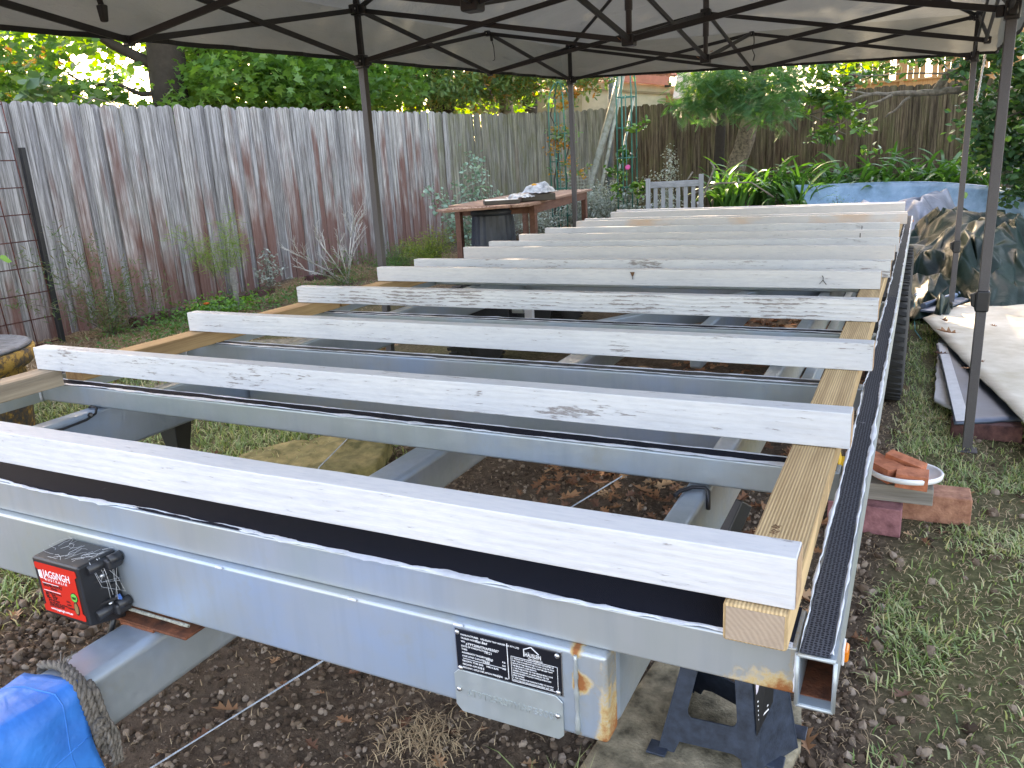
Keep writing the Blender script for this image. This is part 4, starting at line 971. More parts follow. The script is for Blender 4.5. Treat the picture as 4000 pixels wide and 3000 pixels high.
def stand():
    zb, zt = .030, .50
    fl, fr_ = Vector((-.445,1.475,zb)), Vector((-.228,1.487,zb)); tl, tr_ = Vector((-.360,1.545,.44)), Vector((-.272,1.555,.44))
    bl, br_ = Vector((-.44,1.72,zb)), Vector((-.158,1.60,zb)); ul, ur_ = Vector((-.350,1.62,.44)), Vector((-.226,1.60,.44))
    def pan(a,b2,c,d,name,window=True,foot=True):
        # a,b bottom; c,d top (left, right). panel with a rounded window and a cut away foot arch
        def P(u,v_): return (a*(1-u)+b2*u)*(1-v_)+(c*(1-u)+d*u)*v_
        n_ = ((b2-a).cross(c-a)).normalized(); outer = [(0,0),(.17,0),(.20,.07),(.76,.07),(.84,.05),(.86,0),(1,0),(1,1),(0,1)] if foot else [(0,0),(1,0),(1,1),(0,1)]
        bm_ = bmesh.new(); ov = [bm_.verts.new(P(*q)) for q in outer]; es = [bm_.edges.new((ov[i],ov[(i+1)%len(ov)])) for i in range(len(ov))]
        if window:
            win = []
            for cx_,cy_,a0 in ((.74,.27,-90),(.62,.80,0),(.38,.80,90),(.28,.27,180)):
                for k in range(5):
                    t = R_(a0+k*22.5); win.append((cx_+.06*math.cos(t), cy_+.05*math.sin(t)))
            wv = [bm_.verts.new(P(*q)) for q in win]; es += [bm_.edges.new((wv[i],wv[(i+1)%len(wv)])) for i in range(len(wv))]
        bmesh.ops.triangle_fill(bm_, use_beauty=True, edges=es)
        me = bpy.data.meshes.new(name); bm_.to_mesh(me); bm_.free(); me.materials.append(NAVY); o = bpy.data.objects.new(name, me); link(o); o.parent = st; o.matrix_parent_inverse = wm(st).inverted()
        md = o.modifiers.new('s','SOLIDIFY'); md.thickness = .004; return o
    pan(fl,fr_,tl,tr_,'front_panel'); pan(br_,bl,ur_,ul,'rear_panel'); sp_ = pan(fr_,br_,tr_,ur_,'side_panel',False,False); pan(bl,fl,ul,tl,'side_panel',False,False)
    MB().box(-.36,-.245,1.54,1.615,.44,.497).build('saddle', NAVY, st, bevel=.004)
    for p in (fl,fr_.lerp(br_,.4),bl,br_+V(-.01,.05,0)): MB().box(p.x-.022,p.x+.022,p.y-.022,p.y+.022,zb-.001,zb+.005).build('foot_pad', NAVY, st, bevel=.002)
    # warning label wrapped on the right side
    def S(u,v_): return (fr_*(1-u)+br_*u)*(1-v_)+(tr_*(1-u)+ur_*u)*v_
    nn = ((br_-fr_).cross(tr_-fr_)).normalized(); 
    if nn.x < 0: nn = -nn
    A = [S(.0,.20)+nn*.005,S(.48,.34)+nn*.005,S(.85,.75)+nn*.005,S(0,.75)+nn*.005]; lb = MB(); lb.add(A+[p-nn*.0008 for p in A], [(0,1,2,3),(7,6,5,4),(0,4,5,1),(1,5,6,2),(2,6,7,3),(3,7,4,0)])
    lb = lb.build('warning_label', simple('black_label',(.012,.012,.014),.4), st)
    B = [S(.04,.42)+nn*.0056,S(.44,.52)+nn*.0056,S(.6,.72)+nn*.0056,S(.04,.72)+nn*.0056]; lw = MB(); lw.add(B, [(0,1,2,3)]); lw.build('white_label_area', simple('label_pink_white',(.62,.55,.60),.4,bump=0), lb)
    for k in range(5):
        v0 = .28+.024*k; q = [S(.06,v0)+nn*.0058,S(.34,v0+.03)+nn*.0058,S(.34,v0+.038)+nn*.0058,S(.06,v0+.008)+nn*.0058]; MB().add(q, [(0,1,2,3)]) if False else None
        mb = MB(); mb.add(q, [(0,1,2,3)]); mb.build('printed_line', LT, lb)
stand()
# second stand or jack seen through the timbers: yellow
YEL = simple('yellow_paint', (.62,.36,.01), .45, scale=20)
jk = MB(); jk.hexa([(-.26,3.18,.0),(-.15,3.18,.0),(-.15,3.34,.0),(-.26,3.34,.0)],[(-.235,3.22,.42),(-.175,3.22,.42),(-.175,3.30,.42),(-.235,3.30,.42)]); jk.box(-.235,-.165,2.20,2.30,.455,.465); jk.hexa([(-.225,2.22,.465),(-.175,2.22,.465),(-.175,2.28,.465),(-.225,2.28,.465)],[(-.215,2.235,.545),(-.190,2.235,.545),(-.190,2.265,.545),(-.215,2.265,.545)])
jk = MB(); jk.box(-.25,-.135,2.26,2.36,.445,.455); jk.hexa([(-.235,2.28,.455),(-.150,2.28,.455),(-.150,2.34,.455),(-.235,2.34,.455)],[(-.225,2.295,.56),(-.172,2.295,.56),(-.172,2.325,.56),(-.225,2.325,.56)])
jk.build('jack', YEL, None, bevel=.003, label='yellow trailer jack between the right bearer and the taped rail', cat='jack')

# stack of pavers, block, lid and broken bricks right of the trailer
BRICKS = []
o = MB().box(-.12,.12,-.055,.055,0,.105).build('clay_paver', BR_P, None, bevel=.005, label='rough pink maroon paver at the front of the stack beside the trailer', cat='paver'); o.location = (-.10,2.88,0); o.rotation_euler[2] = -.02
o = MB().box(-.115,.115,-.06,.06,0,.105).build('clay_paver', BR_O, None, bevel=.006, label='orange red paver under the grey timber block', cat='paver'); o.location = (.122,3.05,0); o.rotation_euler[2] = .03
GB = timber('grey_block', (.09,.08,.07), (.34,.31,.27), rough=.9, axis='X')
o = MB().box(-.13,.13,-.055,.055,0,.062).build('timber_block', GB, None, bevel=.003, label='grey weathered timber block under the round white lid', cat='block'); o.location = (-.02,2.94,.107); o.rotation_euler[2] = .03
M = Matrix.Rotation(R_(-8), 4, 'X')
lid = MB().lathe([(.0001,.0),(.108,.0),(.118,.004),(.121,.018),(.118,.022),(.110,.019),(.105,.010),(.0001,.008)], (0,0,0), 48, M).build('bucket_lid', WHITEP, None, label='round white plastic lid with broken terracotta bricks on the stack', cat='lid'); lid.location = (.020,2.955,.172); lid.scale = (1,1.22,1)
for k_,(x,y,z,L_,W_,H_,rz,ry,rx,lb) in enumerate(((-.060,2.945,.186,.175,.075,.052,-.88,.02,.03,'long terracotta brick running back across the left of the white lid'),(.040,2.872,.184,.100,.085,.050,-.02,.04,.02,'short terracotta brick at the front right of the white lid'),(.015,2.965,.200,.13,.045,.050,-.45,.16,.10,'broken terracotta brick leaning behind the other two on the lid'))):
    o = MB().box(-L_/2,L_/2,-W_/2,W_/2,0,H_).build('broken_brick', TERRA, None, bevel=.0015, label=lb, cat='brick')
    o.location = (x,y,z); o.rotation_euler = (rx,ry,rz)

# ------------------------------------------------------------------ sheets on the lawn
def panel(name, poly, z, t, m, label, cat, warp=.01, seed=3, zf=None, parent=None):
    bm_ = bmesh.new(); n0 = 26
    (ax,ay),(bx_,by),(cx_,cy_),(dx_,dy_) = poly; vs = []
    for i in range(n0):
        for j in range(n0):
            u = i/(n0-1); v_ = j/(n0-1); x = (ax*(1-u)+bx_*u)*(1-v_)+(dx_*(1-u)+cx_*u)*v_; y = (ay*(1-u)+by*u)*(1-v_)+(dy_*(1-u)+cy_*u)*v_
            e = 1 if (i in (0,n0-1) or j in (0,n0-1)) else 0
            vs.append((x+e*float(vn(y,x,25,seed)-.5)*.012, y+e*float(vn(x,y,25,seed+1)-.5)*.012, z+(zf(u,v_) if zf else 0)+(float(vn(x,y,1.6,seed))-.5)*warp*2))
    vid = np.arange(n0*n0).reshape(n0,n0); lo = np.stack([vid[:-1,:-1],vid[1:,:-1],vid[1:,1:],vid[:-1,1:]],-1).reshape(-1,4)
    o = np_mesh(name, vs, np.full(len(lo),4), lo.ravel(), m, smooth=True, label=label, cat=cat, parent=parent); md = o.modifiers.new('s','SOLIDIFY'); md.thickness = t; md.offset = -1; return o
SHW = simple('dirty_white_sheet', (.50,.475,.41), .6, scale=5, bump=.35, var=.12, dark=(.36,.32,.24)); SHB = simple('slate_blue_sheet', (.07,.09,.125), .4, .2, scale=5, var=.12); SHG = simple('pale_grey_strip', (.42,.43,.44), .6, scale=30, var=.06)
SHW2 = SHW
panel('roofing_panel', [(.135,4.42),(.205,4.30),(.215,5.90),(.172,5.90)], .045, .01, SHG, 'narrow pale panel lying lowest under the stacked sheets', 'panel', .004, 2)
p2 = panel('roofing_panel', [(.212,3.93),(.52,4.09),(.50,5.62),(.150,5.56)], .088, .012, SHB, 'slate blue grey panel with a pale strip under the big white sheet', 'panel', .004, 5)
q = MB(); q.add([(.214,3.935,.0935),(.270,3.962,.0935),(.205,5.55,.0935),(.160,5.55,.0935)], [(0,1,2,3)]); q.build('pale_strip', SHG, p2)
MB().box(.20,.48,3.98,4.09,.0,.075).build('paver_support', BR_M, None, bevel=.004, label='dark red bricks propping up the front edge of the sheets', cat='brick')
bs = panel('white_sheet', [(.068,6.20),(.585,3.25),(1.95,5.6),(1.45,9.2)], .125, .006, SHW2, 'large dirty white sheet lying on the lawn with dappled sun', 'sheet', .005, 9)
for k_,(x,y,a,s_) in enumerate(((.22,6.0,.4,1),(.27,5.62,.2,1.3),(.20,5.06,.1,.9),(.37,4.9,.3,.6),(.30,4.75,-.2,.7),(.6,5.3,.5,.5))): pass
TUBE = simple('blue_grey_metal_strip', (.20,.25,.33), .35, .5, var=.1)
d_ = V(.853-.118, 8.155-6.477, 0)
pg_ = MB(); pg_.bar(V(.10,6.42,.13), V(.10,6.42,.13)+d_*1.5, .10, .012); pg_.tube([V(.07,6.52,.15), V(.07,6.52,.15)+d_*1.5], .022, 10); pg_.build('gutter_strip', TUBE, None, label='blue grey metal gutter strip along the back edge of the white sheet', cat='gutter')
# crumpled tarps
def heap(name, cx_, cy_, rx, ry, h, m, label, seed, fold=.12, n_=34, mx=.8, z0=0):
    """crumpled sheet: coarse irregular facets, creased and smoothed once"""
    r = np.random.default_rng(seed); u = np.linspace(-1,1,n_); U, W_ = np.meshgrid(u,u,indexing='ij'); inner = (np.maximum(np.abs(U),np.abs(W_)) < .98)
    U = U+r.uniform(-.9,.9,U.shape)/n_*inner; W_ = W_+r.uniform(-.9,.9,U.shape)/n_*inner
    rr = np.sqrt(U**2+W_**2); k = np.maximum(np.abs(U),np.abs(W_))/np.maximum(rr,1e-6); th = np.arctan2(W_,U); q = rr*k; rim = 1+.25*(vn(np.cos(th)*2.5+5, np.sin(th)*2.5+5, 1, seed)-.5)*2
    x = q*np.cos(th)*rim*rx; y = q*np.sin(th)*rim*ry; dome = np.clip(1-q**2,0,1)**mx
    a = seed*.7; xr = x*math.cos(a)+y*math.sin(a); yr = -x*math.sin(a)+y*math.cos(a)
    big = 1-np.abs(vn(xr*.9,yr*2.6,1,seed)*2-1); med = 1-np.abs(vn(yr*2.2+3,xr*5.5,1,seed+4)*2-1); sm = vn(x,y,9,seed+8)
    Z_ = h*dome*(.62+.38*big)+fold*((big-.6)*.6+(med-.55)*.9+(sm-.5)*.75)*(.3+.7*np.clip(dome*2,0,1))+.03
    X_ = cx_+x+.07*(vn(x,y,4,seed+11)-.5)*2; Y_ = cy_+y+.10*(vn(x,y,4,seed+13)-.5)*2; Z_ = G(X_,Y_)+np.maximum(Z_, .008+.03*sm)+z0
    vid = np.arange(n_*n_).reshape(n_,n_); A,B_,C_,D_ = vid[:-1,:-1],vid[1:,:-1],vid[1:,1:],vid[:-1,1:]; flip = r.random(A.shape) < .5
    t1 = np.where(flip[...,None], np.stack([A,B_,C_],-1), np.stack([A,B_,D_],-1)); t2 = np.where(flip[...,None], np.stack([A,C_,D_],-1), np.stack([B_,C_,D_],-1)); lo = np.concatenate([t1.reshape(-1,3),t2.reshape(-1,3)])
    o = np_mesh(name, np.stack([X_,Y_,Z_],-1).reshape(-1,3), np.full(len(lo),3), lo.ravel(), m, smooth=True, label=label, cat='tarp')
    ne = len(o.data.edges); cr = o.data.attributes.new('crease_edge','FLOAT','EDGE'); cr.data.foreach_set('value', (r.random(ne)**.4*.92).astype(np.float32))
    md = o.modifiers.new('sub','SUBSURF'); md.levels = 2; md.render_levels = 2
    md = o.modifiers.new('s','SOLIDIFY'); md.thickness = .003; return o
TG = tarp_mat('dark_green_tarp', (.006,.015,.0115), (.012,.028,.021), .40, spec=.2); TGY = tarp_mat('grey_silver_tarp', (.17,.18,.215), (.23,.245,.29), .42)
heap('green_tarp', .46, 8.50, .78, 1.60, .52, TG, 'large crumpled dark green tarp heaped beside the far end of the trailer', 5, fold=.27, n_=27)
heap('green_tarp', .12, 7.15, .30, .85, .20, TG, 'low folded tail of dark green tarp nearest the trailer wheels', 15, fold=.16, n_=16)
heap('grey_tarp', -.12, 9.75, .70, .75, .74, TGY, 'silvery grey tarp draped behind the far end of the white timbers', 25, fold=.16, n_=15)
twisted('teal_cord', [(.018,6.75,.19),(.012,6.65,.12),(.018,6.50,.06),(.03,6.2,.03),(.07,5.95,.025)], .004, ROPE_T, 'thin teal cord hanging from the tarp eyelet onto the grass', 'cord', pitch=.02)
M = Matrix.Rotation(R_(75), 4, 'X')
MB().lathe([(.007,0),(.015,.002),(.015,.004),(.007,.005)], (.018,6.745,.195), 16, M).build('eyelet', SCREW, None, label='metal eyelet in the tarp corner holding the teal cord', cat='eyelet')

# ------------------------------------------------------------------ blue shell (small boat hull on its side)
BL_M,_n,_l,_p = mat('faded_blue_fibreglass'); b = NB(BL_M); v = b.coord(rand=False)
base = b.ramp(b.noise(v, 2.5, 7, .7), [(.3,(.11,.20,.29)),(.5,(.20,.34,.50)),(.7,(.33,.48,.66))]); base = b.mix(b.math('MULTIPLY', b.g(b.noise(v, 20, 6, .8), .62, .7), .5), base, (.42,.50,.58))
_l.new(base, _p.inputs['Base Color']); setp(_p, rough=.35); _l.new(b.bump(b.noise(v, 9, 6, .7), .5, .02), _p.inputs['Normal'])
top = [(-1.51,11.42,.83),(-.93,11.74,.815),(-.31,11.80,.81),(.27,11.55,.79),(1.02,10.74,.71),(1.58,9.95,.56),(2.0,9.3,.40)]
bot = [(-1.02,10.95,.10),(-.55,11.05,.06),(-.1,11.0,.05),(.40,10.9,.06),(.97,10.60,.17),(1.25,10.15,.30),(1.75,9.35,.30)]
def interp(P, t):
    k = t*(len(P)-1); i = min(int(k), len(P)-2); f = k-i; a = P[max(i-1,0)]; b2 = P[i]; c = P[i+1]; d = P[min(i+2,len(P)-1)]
    return Vector([.5*((2*b2[j])+(-a[j]+c[j])*f+(2*a[j]-5*b2[j]+4*c[j]-d[j])*f*f+(-a[j]+3*b2[j]-3*c[j]+d[j])*f**3) for j in range(3)])
vs = []
for i in range(61):
    T_ = interp(top,i/60); B_ = interp(bot,i/60)
    for j in range(13):
        s_ = j/12; p = T_.lerp(B_, s_); p.z -= .10*math.sin(math.pi*s_)*0; p.y += .10*math.sin(math.pi*s_); vs.append(p)
vid = np.arange(61*13).reshape(61,13); lo = np.stack([vid[:-1,:-1],vid[1:,:-1],vid[1:,1:],vid[:-1,1:]],-1).reshape(-1,4)
bo = np_mesh('boat_hull', [tuple(p) for p in vs], np.full(len(lo),4), lo.ravel(), BL_M, smooth=True, label='faded pale blue fibreglass hull lying on its side in front of the strap leaved plants', cat='boat'); md = bo.modifiers.new('s','SOLIDIFY'); md.thickness = .012
MB().tube([interp(top,i/40)+V(0,0,.004) for i in range(41)], .012, 8).build('hull_rim', BL_M, bo)
MB().tube([interp(bot,.62+.38*i/20)+V(0,-.005,-.01) for i in range(21)], .018, 8).build('brown_lower_edge', simple('brown_rotten_edge',(.14,.06,.045),.9,scale=30), bo)
q = MB(); q.add([(-1.72,12.0,.78),(-1.30,11.75,.82),(-1.00,11.35,.40),(-1.35,11.5,.42)],[(0,1,2,3)]); q = q.build('dark_offcut', simple('dark_brown_grey_board',(.05,.045,.055),.7), None, label='dark angled board sticking out behind the left end of the blue hull', cat='board'); md = q.modifiers.new('s','SOLIDIFY'); md.thickness = .02
# ------------------------------------------------------------------ leaf templates and foliage builder
def tmpl_star(n=5, inner=.36):
    pts = []
    for k in range(n):
        a = math.pi/2+(k-(n-1)/2)*R_(58); L_ = 1-.12*abs(k-(n-1)/2)
        pts.append((a, L_)); 
        if k < n-1: pts.append((a+R_(29), inner))
    v_ = [(0,0,0)]+[(math.cos(a)*r*.55, math.sin(a)*r*.55+.30, -.06*r*r) for a,r in pts][::1]
    return np.array(v_), [list(range(len(v_)))]
def tmpl_oak():
    half = [(.04,.10),(.16,.22),(.06,.32),(.27,.50),(.09,.56),(.20,.78),(.05,.80)]
    v_ = [(0,0,0)]+[(x,y,.05*x) for x,y in half]+[(0,1,0)]+[(-x,y,.05*x) for x,y in half[::-1]]
    return np.array(v_), [list(range(len(v_)))]
def tmpl_oval(w_=.28, fold=.10):
    v_ = [(0,0,0),(w_*.8,.3,fold),(w_*.9,.6,fold*.8),(0,1,-.05),(-w_*.9,.6,fold*.8),(-w_*.8,.3,fold),(0,.45,0)]
    return np.array(v_), [[0,1,2,3,6],[0,6,3,4,5]]
def tmpl_needle(w_=.085): return np.array([(0,0,0),(w_,.4,.02),(0,1,0),(-w_,.4,.02)]), [[0,1,2,3]]
def tmpl_frond(n=13):
    v_ = [(0,0,0),(.012,0,0),(.004,1,-.22),(-.004,1,-.22)]; f = [[0,1,2,3]]
    for k in range(n):
        y = .10+.88*k/n; L_ = .26*math.sin(math.pi*min(1,(k+2)/(n+2)))**.7+.03; z = -.22*y*y
        for s_ in (1,-1):
            b0 = len(v_); v_ += [(0,y,z),(s_*L_*.5,y+.055,z+.01),(s_*L_,y+.10,z-.03),(s_*L_*.5,y+.012,z+.0)]; f.append([b0,b0+1,b0+2,b0+3])
    return np.array(v_), f
def rotmats(n, up=.5, rg=rng, tiltmax=1.1):
    az_ = rg.uniform(0,2*np.pi,n); ti = rg.normal(0,1,n)*tiltmax*.5; ro = rg.uniform(-1,1,n)*.9
    ca,sa,ct,st_,cr,sr = np.cos(az_),np.sin(az_),np.cos(ti),np.sin(ti),np.cos(ro),np.sin(ro); M = np.zeros((n,3,3))
    Rz = np.zeros((n,3,3)); Rz[:,0,0]=ca; Rz[:,0,1]=-sa; Rz[:,1,0]=sa; Rz[:,1,1]=ca; Rz[:,2,2]=1
    Rx = np.zeros((n,3,3)); Rx[:,0,0]=1; Rx[:,1,1]=ct; Rx[:,1,2]=-st_; Rx[:,2,1]=st_; Rx[:,2,2]=ct
    Ry = np.zeros((n,3,3)); Ry[:,0,0]=cr; Ry[:,0,2]=sr; Ry[:,1,1]=1; Ry[:,2,0]=-sr; Ry[:,2,2]=cr
    return Rz @ Rx @ Ry
def scatter(name, T, P, size, m, parent=None, tilt=1.1, v=None, droop=0, mats=None, **k):
    tv, tf = T; n_ = len(P); size = np.broadcast_to(size, n_)
    M = rotmats(n_, tiltmax=tilt)
    if droop:
        pass
    V_ = np.einsum('nij,kj->nki', M, tv)*size[:,None,None]+P[:,None,:]
    if droop: V_[:,:,2] -= (np.linalg.norm(V_[:,:,:2]-P[:,None,:2], axis=2)**1.0)*droop
    K = len(tv); fl = np.array([len(f) for f in tf]); one = np.concatenate([np.array(f) for f in tf])
    loops = (one[None]+np.arange(n_)[:,None]*K).ravel(); fn = np.tile(fl, n_)
    vals = v if v is not None else np.clip(rng.normal(.5,.22,n_),0,1)
    return np_mesh(name, V_.reshape(-1,3), fn, loops, m, attr=np.repeat(vals, len(tf)), parent=parent, **k)
def blob_points(blobs, total, clump=.16, shell=.55, keep=None):
    """clumped points in a set of ellipsoids (x,y,z,rx,ry,rz,weight)"""
    w_ = np.array([b_[6] for b_ in blobs], float); w_ /= w_.sum(); out = []; 
    for b_, wi in zip(blobs, w_):
        n_ = int(total*wi); nc = max(6, n_//26)
        d = rng.normal(size=(nc,3)); d /= np.linalg.norm(d,axis=1)[:,None]; r = rng.uniform(shell*.3,1,nc)**.5
        c = d*r[:,None]*np.array(b_[3:6])+np.array(b_[:3]); idx = rng.integers(0,nc,n_)
        p = c[idx]+rng.normal(size=(n_,3))*clump*np.array([1,1,.6]); out.append((p, idx*0+rng.random(nc)[idx]))
    P = np.concatenate([o[0] for o in out]); c = np.concatenate([o[1] for o in out])
    if keep is not None: k_ = keep(P); P = P[k_]; c = c[k_]
    return P, c
def limb(mb, a, b_, r0, r1, wob=.08, n=7, sides=8):
    a = Vector(a); b_ = Vector(b_); pts = []; rr = []
    for i in range(n+1):
        t = i/n; p = a.lerp(b_, t)
        if 0 < i < n: p += Vector((random.uniform(-wob,wob), random.uniform(-wob,wob), random.uniform(-wob,wob)*.5))
        pts.append(p); rr.append(r0*(1-t)+r1*t)
    mb.tube(pts, rr, sides); return pts
BARK = simple('dark_rough_bark', (.04,.03,.022), .95, scale=16, bump=1, dark=(.03,.022,.016)); BARK2 = simple('fissured_brown_bark', (.25,.19,.135), .95, scale=26, bump=1, dark=(.055,.04,.028)); BARK3 = simple('pale_grey_bark', (.22,.19,.15), .95, scale=20, bump=.7, dark=(.07,.06,.045))

LM_MAPLE = leafmat('maple_leaf', [(.040,.105,.028),(.065,.155,.042),(.10,.21,.05),(.15,.27,.055)], .38)
LM_OAK = leafmat('oak_leaf', [(.06,.125,.048),(.09,.18,.072),(.13,.24,.11),(.16,.21,.06),(.48,.15,.05)], .30)
LM_YEL = leafmat('sun_bright_yellow_green_leaf', [(.16,.27,.02),(.28,.40,.03),(.42,.48,.05)], .55, tcol=(2.2,2.4,.6))  # leaf colour brightened in place of sunlight that the taller trees block
LM_FERN = leafmat('feathery_leaf', [(.045,.13,.065),(.065,.17,.07),(.12,.24,.06)], .35)
LM_CAM = leafmat('glossy_leaf', [(.03,.09,.028),(.05,.13,.032),(.09,.19,.04),(.18,.29,.05)], .25, .25, spec=.7)
LM_DARK = leafmat('dark_leaf', [(.022,.065,.034),(.036,.095,.045),(.058,.13,.05),(.10,.19,.05)], .2, .35)
LM_SILV = leafmat('silver_leaf', [(.20,.24,.20),(.32,.36,.30),(.44,.47,.42)], .15, .7, tcol=(1.3,1.3,1))
LM_EUC = leafmat('blue_grey_round_leaf', [(.15,.25,.18),(.24,.36,.27),(.34,.46,.35)], .2, .6, tcol=(1.3,1.4,1))
LM_AUT = leafmat('autumn_leaf', [(.35,.16,.04),(.45,.28,.06),(.40,.10,.04)], .5, tcol=(1.8,1.4,.8))
STAR, OAK, OVAL, OVALW, NEED, FROND = tmpl_star(), tmpl_oak(), tmpl_oval(), tmpl_oval(.42,.06), tmpl_needle(), tmpl_frond()

GAPS = [((-6.09,5.18,2.25),(-12.18,10.37,3.17),.36),((-6.38,4.82,2.33),(-12.76,9.65,3.34),.20)]   # natural openings where the sky shows between the crowns
def gapkeep(P):
    k = np.ones(len(P), bool)
    for a, b_, r in GAPS:
        a = np.array(a); d = np.array(b_)-a; L_ = np.linalg.norm(d); d = d/L_; q = P-a; t = q@d; dist = np.linalg.norm(q-t[:,None]*d, axis=1)
        rr = r*(1+.08*t)*(.65+.7*vn(P[:,2]*2.2, P[:,0]*2.2, 1, 4)); k &= ~((dist < rr)&(rng.random(len(P)) < .93))
    return k
def tree(name, base, label, trunk_pts, limbs, bark, blobs, n_leaf, T, size, lm, clump=.16, tilt=1.2, cat='tree', group=None, keep=gapkeep, second=None, vjit=.25, shell=.55, droop=0, sides=12):
    t = empty(name, base, label, cat, group)
    mb = MB()
    if trunk_pts:
        pts = [Vector(p[:3]) for p in trunk_pts]; fine = []; rr = []
        for (p,q),(r0,r1) in zip(zip(pts,pts[1:]), zip([p[3] for p in trunk_pts],[p[3] for p in trunk_pts][1:])):
            for i in range(8): fine.append(p.lerp(q,i/8)+Vector((random.uniform(-1,1),random.uniform(-1,1),0))*r0*.06); rr.append((r0*(1-i/8)+r1*i/8)*random.uniform(.94,1.06))
        fine.append(pts[-1]); rr.append(trunk_pts[-1][3]); mb.tube(fine, rr, sides)
    for l_ in limbs: limb(mb, *l_)
    if mb.v: mb.build('trunk', bark, t, local=True)
    P, c = blob_points(blobs, n_leaf, clump, shell, keep); v_ = np.clip(c*(1-vjit)+rng.random(len(P))*vjit, 0, 1)
    scatter('crown', T, P, rng.uniform(.65,1.15,len(P))*size, lm, parent=t, tilt=tilt, v=v_, kind='stuff', droop=droop)
    if second:
        T2, n2, s2, lm2 = second; P2, c2 = blob_points(blobs, n2, clump*1.5, shell, keep); scatter('coloured_leaves', T2, P2, rng.uniform(.7,1.1,len(P2))*s2, lm2, parent=t, tilt=tilt, kind='stuff')
    return t
# behind the left fence
tree('maple_tree', (-8.2,6.9,.3), 'large green maple with dark trunk behind the left end of the grey fence', [(-8.15,7.05,.2,.26),(-8.0,7.1,2.2,.22),(-8.0,7.2,4.2,.18),(-8.2,7.3,6.5,.10)],
     [((-8.0,7.1,2.6),(-9.4,6.2,3.6),.07,.02),((-8.0,7.1,2.3),(-8.5,6.2,2.55),.035,.012),((-8,7.2,3.0),(-6.9,8.3,4.3),.07,.02),((-8,7.2,3.6),(-9.2,8.6,5.2),.07,.02)], BARK,
     [(-8.9,5.6,2.45,1.25,1.1,.50,3),(-9.8,4.6,3.3,1.5,1.5,1.0,2),(-7.4,7.9,2.45,.9,1.0,.45,2.6),(-8.6,6.9,4.3,2.4,2.6,1.3,5),(-8.0,8.2,3.6,2.0,2.0,1.1,4),(-8.4,6.6,6.3,2.4,2.6,1.8,4.5),(-8.1,6.6,2.15,.5,.6,.22,.9),(-10.8,5.5,2.6,1.4,1.6,.9,1.5)], 15500, STAR, .15, LM_MAPLE, clump=.22)
tree('maple_tree', (-7.6,9.6,.3), 'second green maple behind the middle of the grey fence, left of the gazebo pole', [(-7.9,9.8,.2,.14),(-7.9,9.9,3,.11),(-7.8,10,6,.06)], [((-7.9,9.9,2.4),(-7.2,9.4,3.0),.03,.01)], BARK,
     [(-7.4,9.4,2.50,1.0,1.25,.50,3.4),(-7.9,10.6,3.5,1.8,2.0,1.2,4),(-8.2,10.2,5.9,2.4,2.6,2.0,5),(-8.8,9.2,2.6,1.2,1.4,.8,2)], 12500, STAR, .15, LM_MAPLE, clump=.20)  # topmost crown blob added to keep sun off the trailer
tree('hedge_tree', (-12,12,.4), 'yellow green tree behind the maples with sun glow put into its leaf colour', [(-12,12,.2,.2),(-12,12,5,.1)], [], BARK,
     [(-13.5,10.2,3.0,2.2,2.4,1.6,3),(-11.0,13.5,3.0,2.4,2.6,1.7,3.4),(-9.2,15.2,3.2,2.4,2.0,1.5,2.4),(-14.5,7.6,3.2,2.0,2.4,1.6,1.6),(-12,13,6.0,3.4,3.4,2.2,2.5)], 9000, OVALW, .17, LM_YEL, clump=.3, second=(OVALW,4200,.17,LM_MAPLE))
tree('autumn_shrub', (-12.5,8.4,.4), 'orange and yellow leaved shrub glimpsed between the maple leaves', [(-12.5,8.4,.2,.06),(-12.5,8.4,2.4,.03)], [], BARK, [(-12.4,8.3,3.0,.7,.7,.9,1)], 260, OVALW, .12, LM_AUT, clump=.2)
tree('oak_tree', (-6.7,13.2,.4), 'pin oak with green and orange leaves hanging over the far end of the grey fence', [(-6.9,13.6,.3,.16),(-6.8,13.5,3,.12),(-6.6,13.3,6,.07)],
     [((-6.8,13.5,2.4),(-5.6,11.6,3.1),.035,.010),((-6.8,13.5,2.8),(-4.4,11.2,3.0),.035,.008),((-6.6,12.6,2.3),(-6.3,11.6,2.9),.02,.006),((-6.3,12.2,2.3),(-6.0,11.2,2.5),.015,.005),((-6.9,13.3,3.3),(-7.4,11.0,3.8),.03,.01)], BARK3,
     [(-6.9,11.6,2.62,.85,.9,.42,3.4),(-5.9,12.3,2.75,.95,.8,.42,3.2),(-6.9,12.2,3.9,1.6,1.6,1.0,3),(-5.3,11.9,2.95,.75,.6,.35,1.4),(-4.45,11.2,2.62,.55,.45,.32,1.6),(-4.05,10.9,2.70,.40,.4,.16,.5),(-5.8,12.6,5.6,2.4,1.8,1.8,4.4),(-7.9,10.9,2.5,.8,.9,.5,1.6)], 16500, OAK, .125, LM_OAK, clump=.15, tilt=1.5)  # highest crown blob added to block sun from the timbers
def keepf(P): return P[:,2] > 1.0
